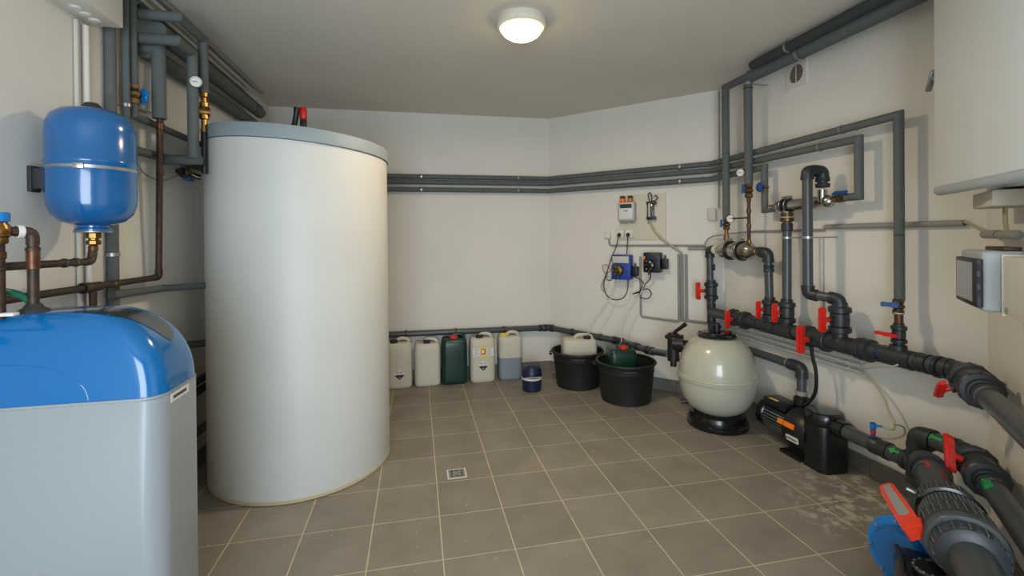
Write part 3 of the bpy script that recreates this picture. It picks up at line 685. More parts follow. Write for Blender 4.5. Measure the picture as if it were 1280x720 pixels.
MB().cyl((2.285, 2.39, .17), (2.285, 2.39, .33), .032, n=20).lathe((2.285, 2.39, .275), (0, 0, 1), [(.032, 0), (.043, .003), (.043, .04), (.032, .043)], 20).build('outlet_port', 'black', pu)
MB().lathe((2.215, 2.105, .262), (0, -1, 0), [(.036, 0), (.036, .03), (.046, .034), (.048, .08), (.036, .086)], 24).build('inlet_union', 'black_gloss', pu)
# suction pipe
sp = thing('suction_pipe', 'dark grey plastic suction pipe with green arrows, rising to an elbow before the pump', 'pipe', (2.2, 1.66, .2))
BS = Vector((2.20, 1.462, .402)); SE = BS + dB * .85
pvc_run(sp, [(2.21, 2.02, .264), (2.20, 1.655, .264), (2.20, 1.655, .402), BS, SE, SE - nB * .10], .036, ek=1.55)
coupling(sp, (2.205, 1.83, .264), (0, 1, 0), .036, .09, 1.18); coupling(sp, BS + dB * .30, dB, .036, .03, 1.22)
def arrow(M, s, m, parent):
    MB(M).prism([(-s, -.2 * s), (.25 * s, -.2 * s), (.25 * s, -.5 * s), (s, 0), (.25 * s, .5 * s), (.25 * s, .2 * s), (-s, .2 * s)], -.003, .0012).build('flow_arrow', m, parent, smooth=False)
arrow(frame((2.20 - .026, 1.575, .402 + .026), (0, 1, 0), (-.7, 0, -.7), (-.7, 0, .7)), .032, 'green', sp)
arrow(frame((2.20 - .030, 1.735, .264 + .030), (0, 1, 0), (-.7, 0, -.7), (-.7, 0, .7)), .035, 'green', sp)
sv = BS + dB * .155
ball_valve('grey plastic ball valve with red handle on the green-arrowed suction pipe', sv, dB, .036, (nB + Vector((0, 0, .55))).normalized(), (dB * -.25 + Vector((0, 0, .9))), hl=.12, hoff=.085)
MB(frame(BS + dB * .345 + nB * .026 + Vector((0, 0, .026)), dB, (0, 0, 1), nB)).box((-.02, -.008, -.012), (.02, .012, .0105)).build('green_mark', 'green', sp, smooth=False)
# dosing sensor
se = thing('dosing_injector', 'small blue and red dosing injector on the suction pipe', 'injector', (2.2, 1.868, .30))
MB().cyl((2.2, 1.868, .295), (2.2, 1.868, .372), .010, n=12).build('body', 'blue_handle', se)
MB().cyl((2.2, 1.868, .322), (2.2, 1.868, .337), .0125, n=12).build('red_ring', 'red', se)
MB().cyl((2.2, 1.868, .345), (2.2, 1.868, .372), .0135, n=8).build('nut', 'blue_pump', se)
MB().cyl((2.2, 1.868, .362), (2.215, 1.835, .366), .006, n=8).build('hose_tail', 'blue_pump', se)
wire('dosing_hose', 'beige thin hose hanging from the cable conduits to the blue injector', [(2.335, 2.06, .575), (2.32, 1.98, .55), (2.30, 1.90, .49), (2.285, 1.86, .43), (2.27, 1.82, .385), (2.235, 1.80, .365), (2.215, 1.833, .366)], .006, 'cable_beige', 'hose', 8)
wire('dosing_hose', 'thin grey hose looping low behind the blue injector', [(2.21, 1.855, .31), (2.25, 1.83, .305), (2.30, 1.80, .33), (2.30, 1.80, .37), (2.25, 1.81, .385)], .0045, 'cable_beige', 'hose')
wire('power_cable', 'thick black cable from the manifold down to the pump', [(2.235, 2.265, .675), (2.24, 2.262, .60), (2.245, 2.245, .52), (2.25, 2.25, .42), (2.26, 2.285, .35), (2.25, 2.33, .29)], .010, 'cable_black', 'cable', 8)

# ------------------------------------------------------------------ big foreground pipe, valve and blue pump
ZB = .36; EB = Vector((2.036, 1.504, ZB)); big = thing('large_plastic_pipe', 'thick dark grey plastic pipe with red arrow and an elbow down to the floor', 'pipe', (EB.x, EB.y, 0))
pvc_run(big, [(EB.x, EB.y, 0), EB, EB + dB * 1.0, EB + dB * 1.0 - Vector((0, 0, ZB))], .055, ek=1.35, er=1.12)
arrow(frame(EB + dB * .13 + Vector((-.012, .012, .053)), -dB, nB * -1, (0, 0, 1)), .03, 'red', big)
MB().torus(EB + dB * .115, dB, .057, .004, 32, 6).build('collar_ring', 'pvc', big)
BV = EB + dB * .515
cv = thing('large_union_valve', 'large dark plastic union valve with ribbed nuts on the thick pipe', 'valve', (BV.x, BV.y, ZB - .1))
def ribbed(p0, d, prof, ribs, name, m='pvc_clear'):
    """prof (r,h) list; ribs: (count, r, h0, h1, w)"""
    prof = [(r_, h_ * KH) for r_, h_ in prof]; b = MB().lathe(p0, d, prof, 48).build(name, m, cv); x, y = perp(d)
    for cnt, r, h0, h1, wd in ribs:
        rb = MB(); h0, h1 = h0 * KH, h1 * KH
        for k in range(cnt):
            a = 2 * math.pi * k / cnt; e = x * math.cos(a) + y * math.sin(a)
            M = frame(p0 + e * r, e, d.cross(e), d)
            rb.M = M; rb.box((-.003, -wd, h0), (.0025, wd, h1), .001, 1)
        rb.build('ribs', 'pvc_clear' if wd > .0035 else 'rib_edge', b, smooth=False)
    return b
p0 = EB + dB * .325; KH = 1.22
ribbed(p0, dB, [(.058, 0), (.078, .003), (.082, .012), (.084, .06), (.078, .064)], [(18, .083, .014, .055, .009), (36, .0836, .014, .055, .0010)], 'union_nut')
ribbed(p0 + dB * .066 * KH, dB, [(.07, 0), (.092, .002), (.094, .012), (.08, .016)], [], 'flange_ring', 'black_gloss')
ribbed(p0 + dB * .084 * KH, dB, [(.078, 0), (.086, .003), (.089, .05), (.085, .054)], [(48, .0872, .010, .046, .0013)], 'valve_body')
ribbed(p0 + dB * .138 * KH, dB, [(.08, 0), (.090, .003), (.097, .06), (.094, .072)], [(15, .0945, .012, .060, .012), (30, .0955, .012, .060, .0011)], 'union_nut')
ribbed(p0 + dB * .21 * KH, dB, [(.09, 0), (.099, .003), (.101, .02), (.097, .026), (.085, .027)], [], 'flange_ring', 'pvc')
ribbed(p0 + dB * .235 * KH, dB, [(.085, 0), (.082, .04), (.062, .05)], [(14, .0835, .006, .036, .010), (28, .0840, .006, .036, .001)], 'inner_nut')
MB().cyl(p0 + dB * .045 + nB * .085 + Vector((0, 0, .03)), p0 + dB * .045 + nB * .11 + Vector((0, 0, .04)), .009, n=8).build('bolt', 'zinc', cv)
# red lever of the large valve
hub0 = BV + nB * .085
hp = Vector((1.600, 1.262, .372)); hbar = Vector((-.573, -.819, -.05)).normalized(); hn = (Vector((0, 0, .85)) + nB * .5).normalized(); hn = (hn - hbar * hn.dot(hbar)).normalized(); hs = hn.cross(hbar)
HM = frame(hp, hbar, hs, hn) @ Matrix.Scale(.88, 4)
hd = MB(HM).prism([(-.155, -.020), (-.14, -.027), (.05, -.033), (.125, -.033), (.135, -.028), (.135, .028), (.125, .033), (.05, .033), (-.14, .027), (-.155, .020)], -.030, .012)
hd.prism([(-.15, -.016), (.13, -.026), (.13, .026), (-.15, .016)], .012, .017)
hdo = hd.build('handle', 'orange_red', cv)
MB(HM).prism([(-.135, -.012), (.055, -.019), (.065, .0), (.055, .020), (-.135, .013)], .016, .0195).build('grey_inset', 'conduit', hdo, smooth=False)
ly = 1 if hs.dot(nB) > 0 else -1
MB(HM).box((-.128, ly * .0285 - .002, -.016), (-.06, ly * .0285 + .003, .0), .0005).build('yellow_stripe', 'yellow', hdo, smooth=False)
MB(HM).lathe((-.01, ly * .030, -.012), (0, ly, 0), [(.010, 0), (.010, .003)], 14).build('blue_badge', 'blue_pump', hdo)
MB().cyl(hub0 - nB * .02, hp + hbar * .085 - hn * .012, .026, n=16).build('handle_hub', 'orange_red', hdo)
# blue pump body under it: round flange with the black motor cover on the near side
bp = thing('blue_pump', 'round blue pump housing with black motor cover beside the large union valve', 'pump', (1.62, 1.25, 0))
bn = (dB + nB * .8 + Vector((0, 0, .2))).normalized(); bc = Vector((1.668, 1.313, .178))
MB().lathe(bc - bn * .07, bn, [(.06, 0), (.10, .01), (.112, .03), (.116, .055), (.116, .070), (.108, .076)], 56).build('blue_housing', 'blue_pump', bp)
x_, y_ = perp(bn)
for k in range(8):
    a = 2 * math.pi * (k + .3) / 8; e = x_ * math.cos(a) + y_ * math.sin(a)
    MB().cyl(bc + e * .100 + bn * .003, bc + e * .100 + bn * .012, .006, n=6).build('bolt', 'zinc', bp)
MB().lathe(bc + bn * .002, bn, [(.088, 0), (.086, .012), (.075, .03)], 48).build('inner_step', 'blue_tank', bp)
MB().box((1.60, 1.27, 0), (1.72, 1.37, .06), .01).build('foot', 'black', bp)
Mk = frame((1.672, 1.242, .155), dB, Vector((0, 0, 1)).cross(dB))
MB(Mk).loft([rrect(0, .20, -.085, .085, .03, z, 5) for z in (-.155, .05)] + [rrect(.008, .19, -.07, .07, .03, .075, 5)]).build('motor_cover', 'black_gloss', bp)
MB(Mk).lathe((.055, .03, .076), (0, 0, 1), [(.026, 0), (.028, .005), (.022, .013), (.010, .015)], 20).build('cover_knob', 'black', bp)
MB(Mk).tube([(.02, -.075, .078), (.10, -.07, .086), (.18, -.075, .08)], .008, 8, fil=.02).build('cover_rib', 'black', bp)
rb = MB(Mk).lathe((.125, -.005, .074), (0, 0, 1), [(.044, 0), (.046, .014), (.040, .02)], 28).build('cover_cap', 'black', bp)
kb = MB(Mk)
for k in range(12):
    a = 2 * math.pi * k / 12; kb.box((.125 + .041 * math.cos(a) - .003, -.005 + .041 * math.sin(a) - .003, .09), (.125 + .041 * math.cos(a) + .003, -.005 + .041 * math.sin(a) + .003, .0955))
kb.build('cap_ribs', 'rib_edge', rb, smooth=False)

# ------------------------------------------------------------------ conduits and wall bits, right side
def conduit(label, pts, r, m='conduit', name='cable_conduit', group=None, clips=(), wall=None):
    root = thing(name, label, 'conduit', pts[0], group); MB().tube(pts, r, 12, fil=r * 3).build('tube', m, root)
    for p, d in clips: MB().lathe(Vector(p) - Vector(d).normalized() * .008, d, [(r * 1.02, 0), (r * 1.3, .001), (r * 1.3, .015), (r * 1.02, .016)], 14, cap=False).build('clip', m, root)
    return root
cz = thing('cable_conduit', 'thick light grey conduit tube crossing the wall behind the tall insulated drop', 'conduit', (2.362, 2.29, 1.35))
MB().lathe((2.362, 2.29, 1.35), (0, -1, 0), [(.011, 0), (.0145, .001), (.0145, .705), (.012, .706)], 16).build('tube', 'conduit', cz)
MB().cyl((2.362, 1.5855, 1.35), (2.362, 1.583, 1.35), .009, n=12).build('open_end', 'black', cz)
conduit('thin grey conduit along the wall behind the steel vessels', [(2.369, 2.93, 1.331), (2.369, 2.30, 1.333)], .0075)
conduit('slim vertical conduit behind the tall U-bend pipe', [(2.368, 2.322, 1.29), (2.368, 2.322, .80)], .0085, 'conduit_light')
grp = 'conduit tubes under the manifold'
for k, z in enumerate((.625, .590, .555)):
    conduit(('topmost', 'middle', 'lowest')[k] + ' long pale conduit tube in the stack of three under the manifold', [(2.352, 3.23, z), (2.352, 2.06 + .012 * (2 - k), z)], .0115, 'conduit_light', group=grp, clips=[((2.352, y, z), (0, 1, 0)) for y in (2.9, 2.14)])
wire('signal_cable', 'upper thin white cable from the conduit stack to the manifold', [(2.335, 2.05, .60), (2.29, 1.97, .64), (2.225, 1.82, .70), (2.20, 1.775, .715)], .0042, 'cable_white')
wire('signal_cable', 'lower thin white cable from the conduit stack to the manifold', [(2.335, 2.05, .575), (2.28, 1.94, .62), (2.215, 1.79, .672), (2.19, 1.74, .695)], .0042, 'cable_white')
jb = MB(DW).box((1.455, -.035, 1.425), (1.515, 0, 1.52), .005).build('junction_box', 'conduit_light', label='small grey junction box in the corner beside the riser valve', cat='junction box')
wire('wall_cable', 'thin grey cable running up the wall corner to the ceiling', [(2.345, 3.245, 1.52), (2.35, 3.243, 1.9), (2.352, 3.24, 2.45)], .005, 'conduit')
wire('wall_cable', 'thin grey cable sloping from the thin conduit to the dosing conduit', [(2.368, 2.94, 1.331), (2.30, 3.25, 1.30), (2.27, 3.32, 1.24)], .0045, 'conduit')
# fan vent
ve = thing('fan_vent', 'square white wall vent with round slatted fan grille', 'vent', (2.38, 2.505, 2.248))
vm = frame((2.38, 2.505, 2.328), (0, -1, 0), (0, 0, 1), (-1, 0, 0))
b = MB(vm); n = 32; R_ = .058; sq = .08
oc = []
for k in range(n):
    a = 2 * math.pi * k / n; cx, cy = math.cos(a), math.sin(a); t = sq / max(abs(cx), abs(cy)); oc.append((cx * t, cy * t))
inn = [(R_ * math.cos(2 * math.pi * k / n), R_ * math.sin(2 * math.pi * k / n)) for k in range(n)]
vs = [(x, y, .012) for x, y in oc] + [(x, y, .014) for x, y in inn] + [(x, y, 0) for x, y in oc] + [(x, y, .002) for x, y in inn]
fs = []
for k in range(n):
    k2 = (k + 1) % n; fs += [(k, k2, n + k2, n + k), (k, 2 * n + k, 2 * n + k2, k2), (n + k, n + k2, 3 * n + k2, 3 * n + k)]
b.add(vs, fs).build('frame', 'white_plastic', ve)
MB(vm).lathe((0, 0, .0005), (0, 0, 1), [(.0575, 0), (.0575, .001)], 32).build('dark_back', 'dark_brown', ve)
for k in range(9):
    yy = -.048 + .012 * k; hw = math.sqrt(max(.0575 ** 2 - yy ** 2, .0001)); MB(vm).box((-hw, yy - .0016, .004), (hw, yy + .0016, .011)).build('slat', 'cable_beige', ve, smooth=False)
MB(vm).box((-.003, -.057, .009), (.003, .057, .013)).build('bar', 'conduit_light', ve, smooth=False)

# ------------------------------------------------------------------ dosing station on the diagonal wall
db = MB(DW).box((.715, -.012, 1.273), (1.122, 0, 1.668), .002).build('dosing_board', 'cream', label='cream backing board of the dosing station on the diagonal wall', cat='board')
ct = thing('dosing_controller', 'light grey dosing controller with dark display and orange-capped holders on top', 'controller', DW @ Vector((.797, -.03, 1.434)))
MB(DW).box((.722, -.06, 1.438), (.872, -.012, 1.602), .006).build('case', 'enclosure', ct)
MB(DW).box((.735, -.064, 1.455), (.855, -.059, 1.598), .003).build('front', 'label_white', ct)
MB(DW).box((.742, -.0655, 1.552), (.848, -.0635, 1.588)).build('display', 'display', ct, smooth=False)
for x in (.785, .805): MB(DW).lathe((x, -.064, 1.528), (0, -1, 0), [(.006, 0), (.006, .002)], 10).build('button', 'black', ct)
for k in range(6): MB(DW).cyl((.74 + k * .022, -.035, 1.44), (.74 + k * .022, -.035, 1.418), .006, n=8).build('cable_gland', 'conduit', ct)
for x, l in ((.757, 'orange'), (.826, 'amber')):
    pb = thing('probe_holder', 'small %s probe cup with dark cap on top of the dosing controller' % ('bright orange' if l == 'orange' else 'amber brown'), 'probe holder', DW @ Vector((x, -.035, 1.602)))
    MB(DW).lathe((x, -.035, 1.602), (0, 0, 1), [(.022, 0), (.024, .004), (.024, .034), (.02, .038)], 16).build('cup', l, pb)
    MB(DW).lathe((x, -.035, 1.640), (0, 0, 1), [(.022, 0), (.022, .016), (.018, .019)], 16).build('cap', 'rubber', pb)
fc = thing('flow_cell', 'clear vertical flow cell with black caps and looping cables on the dosing board', 'flow cell', DW @ Vector((1.01, -.03, 1.43)))
MB(DW).box((.975, -.055, 1.46), (1.03, -.015, 1.58), .006).build('cell', 'clear_grey', fc)
MB(DW).box((.972, -.058, 1.575), (1.05, -.012, 1.60), .004).build('top_cap', 'black', fc); MB(DW).box((.972, -.058, 1.445), (1.045, -.012, 1.475), .004).build('bottom_cap', 'navy', fc)
MB(DW).cyl((.998, -.06, 1.47), (.998, -.06, 1.585), .008, n=10).build('probe', 'conduit_light', fc); MB(DW).cyl((.985, -.035, 1.445), (.985, -.035, 1.415), .006, n=8).build('port', 'black', fc)
def dwire(label, pts, r, m, cat='cable', name='cable'):
    return wire(name, label, [DW @ Vector(p) for p in pts], r, m, cat)
dwire('black cable loop standing up from the flow cell', [(.995, -.035, 1.598), (.985, -.04, 1.65), (1.0, -.045, 1.675), (1.015, -.045, 1.65), (1.012, -.035, 1.60)], .0045, 'cable_black')
dwire('black cable curl at the right of the flow cell', [(1.02, -.035, 1.60), (1.05, -.04, 1.61), (1.065, -.04, 1.63), (1.05, -.04, 1.648), (1.035, -.04, 1.64)], .0045, 'cable_black')
dwire('thick pale hose from the flow cell down to the vertical conduits', [(.99, -.04, 1.44), (1.03, -.045, 1.36), (1.10, -.045, 1.28), (1.18, -.035, 1.22), (1.255, -.025, 1.165)], .0085, 'cable_beige', 'hose', 'flow_hose')
for k, x in enumerate((.726, .806)):
    so = thing('wall_socket', 'white round-faced wall socket with black plug, %s' % ('next to the small lidded box' if k == 0 else 'below the middle of the controller'), 'socket', DW @ Vector((x, -.02, 1.295)))
    MB(DW).box((x - .037, -.03, 1.295), (x + .037, -.012, 1.367), .005).build('plate', 'white_plastic', so); MB(DW).lathe((x, -.03, 1.331), (0, -1, 0), [(.028, 0), (.028, .006), (.02, .007)], 20).build('insert', 'label_white', so)
    MB(DW).lathe((x, -.036, 1.322), (0, -1, -.3), [(.016, 0), (.018, .01), (.012, .026), (.006, .03)], 14).build('plug', 'black', so)
MB(DW).box((.575, -.03, 1.29), (.638, 0, 1.345), .005).build('junction_box', 'white_plastic', label='small white lidded box beside the sockets', cat='junction box')
conduit('horizontal grey conduit under the dosing board', [DW @ Vector((.62, -.012, 1.285)), DW @ Vector((.622, -.012, 1.226)), DW @ Vector((1.435, -.012, 1.226))], .009)
conduit('thicker short conduit at the corner end of the dosing conduit', [DW @ Vector((1.30, -.013, 1.20)), DW @ Vector((1.44, -.013, 1.205))], .012)
for k, x in enumerate((1.226, 1.252, 1.284)):
    conduit('vertical grey conduit on the diagonal wall, ' + ('the one nearest the black dosing pump', 'the middle one of three', 'the one nearest the wall corner')[k], [DW @ Vector((x, -.014, 1.155)), DW @ Vector((x, -.014, .607))], .0105, group='three vertical conduits on the diagonal wall')
conduit('L-shaped grey conduit between the two dosing pumps', [DW @ Vector((.904, -.012, 1.13)), DW @ Vector((.904, -.012, .61)), DW @ Vector((1.22, -.012, .597))], .009)
conduit('short horizontal conduit from the vertical conduits to the corner', [DW @ Vector((1.235, -.012, .612)), DW @ Vector((1.52, -.012, .605))], .010)
def dose_pump(name, label, x0, x1, z0, z1, m, m2, face):
    r = thing(name, label, 'dosing pump', DW @ Vector(((x0 + x1) / 2, -.05, z0)))
    MB(DW).box((x0, -.10, z0), (x1, -.012, z1), .008).build('case', m, r)
    MB(DW).box((x0 + .012, -.104, z1 - .07), (x1 - .012, -.099, z1 - .012), .002).build('keypad', m2, r)
    cx = x0 + (x1 - x0) * .38; cz_ = z0 + (z1 - z0) * .38
    MB(DW).lathe((cx, -.10, cz_), (0, -1, 0), [(.05, 0), (.05, .012), (.042, .022), (.02, .026), (.012, .034)], 24).build('pump_head', face, r)
    b = MB(DW)
    for k in range(6):
        a = math.pi / 3 * k; b.cyl((cx + .036 * math.cos(a), -.118, cz_ + .036 * math.sin(a)), (cx + .036 * math.cos(a), -.126, cz_ + .036 * math.sin(a)), .005, n=6)
    b.build('head_bolts', 'zinc', r)
    MB(DW).box((x1 + .004, -.07, z0 + .03), (x1 + .05, -.012, z0 + .115), .005).build('bracket_box', 'black', r)
    MB(DW).cyl((x1 + .030, -.05, z0 + .11), (x1 + .030, -.05, z0 + .145), .008, n=8).build('connector', 'black', r)
    MB(DW).cyl((cx, -.112, cz_ - .045), (cx, -.112, cz_ - .08), .009, n=8).build('inlet', 'black', r); MB(DW).cyl((x0 + .01, -.108, cz_ + .045), (x0 + .012, -.108, cz_ + .075), .008, n=8).build('outlet', 'orange', r)
    return r
dose_pump('dosing_pump', 'blue dosing pump with round head under the sockets', .672, .842, .93, 1.145, 'blue_dose', 'conduit_light', 'brass_dark')
dose_pump('dosing_pump', 'black dosing pump with navy top under the flow cell', .955, 1.095, 1.0, 1.168, 'black', 'navy', 'black_gloss')
dwire('black cable from the first socket curving round the blue dosing pump', [(.722, -.05, 1.31), (.705, -.06, 1.22), (.665, -.09, 1.10), (.635, -.10, 1.0), (.60, -.09, .90), (.61, -.08, .80), (.68, -.08, .75), (.77, -.08, .77), (.81, -.08, .84), (.815, -.07, .94)], .0045, 'cable_black')
dwire('black cable from the second socket down to the blue dosing pump', [(.806, -.05, 1.31), (.805, -.055, 1.24), (.80, -.06, 1.15)], .0045, 'cable_black')
dwire('small black cable loop below the blue dosing pump head', [(.66, -.09, 1.0), (.625, -.1, .97), (.63, -.1, .925), (.67, -.1, .925), (.68, -.1, .965)], .0035, 'cable_black')
dwire('black cable with a curl hanging below the black dosing pump', [(.85, -.05, .96), (.91, -.05, .935), (.945, -.05, .90), (.94, -.045, .86), (.89, -.04, .82), (.845, -.04, .805), (.90, -.04, .83), (.97, -.04, .855), (1.005, -.04, .82), (.98, -.04, .775), (.925, -.04, .775), (.90, -.04, .80), (.92, -.04, .86), (1.0, -.06, .94), (1.01, -.08, 1.0)], .0042, 'cable_black')
dwire('pale looped cable bundle left of the blue dosing pump', [(.65, -.03, 1.0), (.60, -.03, 1.05), (.565, -.03, 1.04), (.57, -.03, 1.0), (.61, -.03, .96), (.575, -.03, .92), (.55, -.03, .86), (.56, -.03, .82), (.585, -.03, .83)], .005, 'cable_beige')
wire('suction_tube', 'thin white tube from the blue dosing pump down to the white canister', [DW @ Vector((.735, -.112, .94)), DW @ Vector((.70, -.11, .82)), DW @ Vector((.62, -.12, .68)), DW @ Vector((.53, -.14, .55)), (1.46, 3.84, .44)], .004, 'cable_white', 'hose')
wire('suction_tube', 'thin white tube from the black dosing pump down to the green canister', [DW @ Vector((1.0, -.112, 1.0)), DW @ Vector((.93, -.10, .82)), DW @ Vector((.84, -.12, .66)), DW @ Vector((.80, -.17, .54)), (1.60, 3.45, .425)], .004, 'cable_white', 'hose')

# ------------------------------------------------------------------ front-right wall: cabinet and screen enclosure
cb = thing('wall_cabinet', 'white sheet-metal wall cabinet with its door ajar and a small lever latch', 'cabinet', WB @ Vector((.6, -.05, 1.46)))
MB(WB).box((.20, -.075, 1.46), (1.02, -.001, 2.30), .004).build('body', 'panel_white', cb)
F = Vector((1.967, 1.418, 0)); dd = Vector((-.555, -.832, 0)).normalized(); dn = Vector((-dd.y, dd.x, 0)); dn = dn if dn.dot(nB) > 0 else -dn
DM = frame(F, dd, -dn)
dor = MB(DM).box((0, 0, 1.485), (.755, .014, 2.30), .002).build('door', 'panel_white', cb)
MB(DM).lathe((0, .012, 1.470), (1, 0, 0), [(.010, 0), (.018, .004), (.0195, .012), (.0195, .745), (.012, .755)], 20).build('bottom_bar', 'enclosure', dor)
lt = MB(DM).cyl((.004, .007, 1.912), (-.040, .007, 1.912), .009, n=10)
lt.M = DM @ Matrix.Translation((-.044, .007, 1.910)) @ Matrix.Rotation(math.radians(38), 4, 'Y'); lt.box((-.007, -.010, -.045), (.007, .010, .040), .003); lt.M = DM; lt.box((-.006, .0, 1.885), (.0, .013, 1.94), .001)
lt.build('latch', 'zinc', dor)
MB(WB).box((.33, -.115, 1.395), (.56, -.001, 1.452), .008).build('junction_box', 'cream', label='beige junction box under the wall cabinet', cat='junction box')
en = thing('screen_enclosure', 'silver control enclosure with a dark touch screen', 'control box', WB @ Vector((.68, -.1, 1.06)))
MB(WB).box((.555, -.19, 1.066), (.797, -.001, 1.250), .010, 3).build('case', 'enclosure', en)
MB(WB).box((.560, -.204, 1.078), (.800, -.188, 1.226), .003).build('bezel', 'black', en)
MB(WB).box((.578, -.2055, 1.092), (.765, -.203, 1.214)).build('screen', 'screen', en, smooth=False)
b = MB(WB)
for z in (1.11, 1.15, 1.19): b.box((.799, -.202, z), (.803, -.192, z + .022))
b.build('port_covers', 'rubber', en, smooth=False)
we = thing('wall_enclosure', 'white plastic wall box beside the silver screen enclosure', 'control box', WB @ Vector((.95, -.07, 1.06)))
MB(WB).box((.805, -.147, 1.062), (1.11, -.001, 1.236), .004).build('case', 'white_plastic', we); MB(WB).box((.801, -.150, 1.058), (.808, -.0, 1.24), .001).build('flange', 'label_white', we)
MB(WB).lathe((.835, -.147, 1.078), (0, -1, 0), [(.010, 0), (.010, .002)], 14).build('badge', 'conduit', we)
MB(WB).box((.60, -.14, 1.2505), (.78, -.10, 1.262), .002).build('terminal_strip', 'copper', label='brown terminal strip lying on the silver screen enclosure', cat='terminal strip')
cc = thing('cable_conduit', 'short stubby grey conduit piece under the beige junction box', 'conduit', WB @ Vector((.4, -.05, 1.30)))
MB(WB).lathe((.225, -.058, 1.300), (1, 0, 0), [(.013, 0), (.016, .002), (.016, .16), (.012, .162)], 16).lathe((.405, -.058, 1.298), (1, 0, 0), [(.012, 0), (.016, .002), (.016, .17), (.012, .172)], 16).build('tube', 'conduit', cc)
MB(WB).cyl((.385, -.058, 1.299), (.407, -.058, 1.299), .012, n=12).build('gap_cable', 'cable_black', cc)
for k in range(3):
    wire('signal_cable', 'beige cable spanning from the thick light grey conduit to the stubby conduit', [(2.362, 1.60, 1.352 + .004 * k), (2.345, 1.56, 1.347 + .003 * k), (2.26, 1.455, 1.312 + .002 * k), WB @ Vector((.24, -.058, 1.30))], .0035, 'cable_beige', group='cables between the two conduits')
for k in range(3):
    wire('signal_cable', 'beige cable dropping from the beige junction box into the stubby conduit', [WB @ Vector((.45 + .014 * k, -.06, 1.398)), WB @ Vector((.452 + .014 * k, -.06, 1.35)), WB @ Vector((.455 + .014 * k, -.058, 1.312))], .0038, 'cable_beige', group='cables under the junction box')
for k in range(4):
    wire('loop_cable', 'white cable hanging in a narrow loop below the white wall box', [WB @ Vector((.80 + .016 * k, -.10, 1.064)), WB @ Vector((.805 + .012 * k, -.10, 1.01)), WB @ Vector((.825 + .003 * k, -.10, .966)), WB @ Vector((.845 - .002 * k, -.10, .97)), WB @ Vector((.86 + .008 * k, -.09, 1.02)), WB @ Vector((.865 + .01 * k, -.09, 1.064))], .0045, 'cable_white' if k % 2 else 'cable_beige', group='cable loops below the wall box')
for k in range(3):
    wire('signal_cable', 'pale cable running down past the silver enclosure into the white wall box', [WB @ Vector((.70 + .02 * k, -.04, 1.45)), WB @ Vector((.72 + .02 * k, -.075, 1.38)), WB @ Vector((.80 + .015 * k, -.09, 1.30)), WB @ Vector((.84 + .015 * k, -.10, 1.236))], .0045, 'cable_beige', group='cables into the wall box')

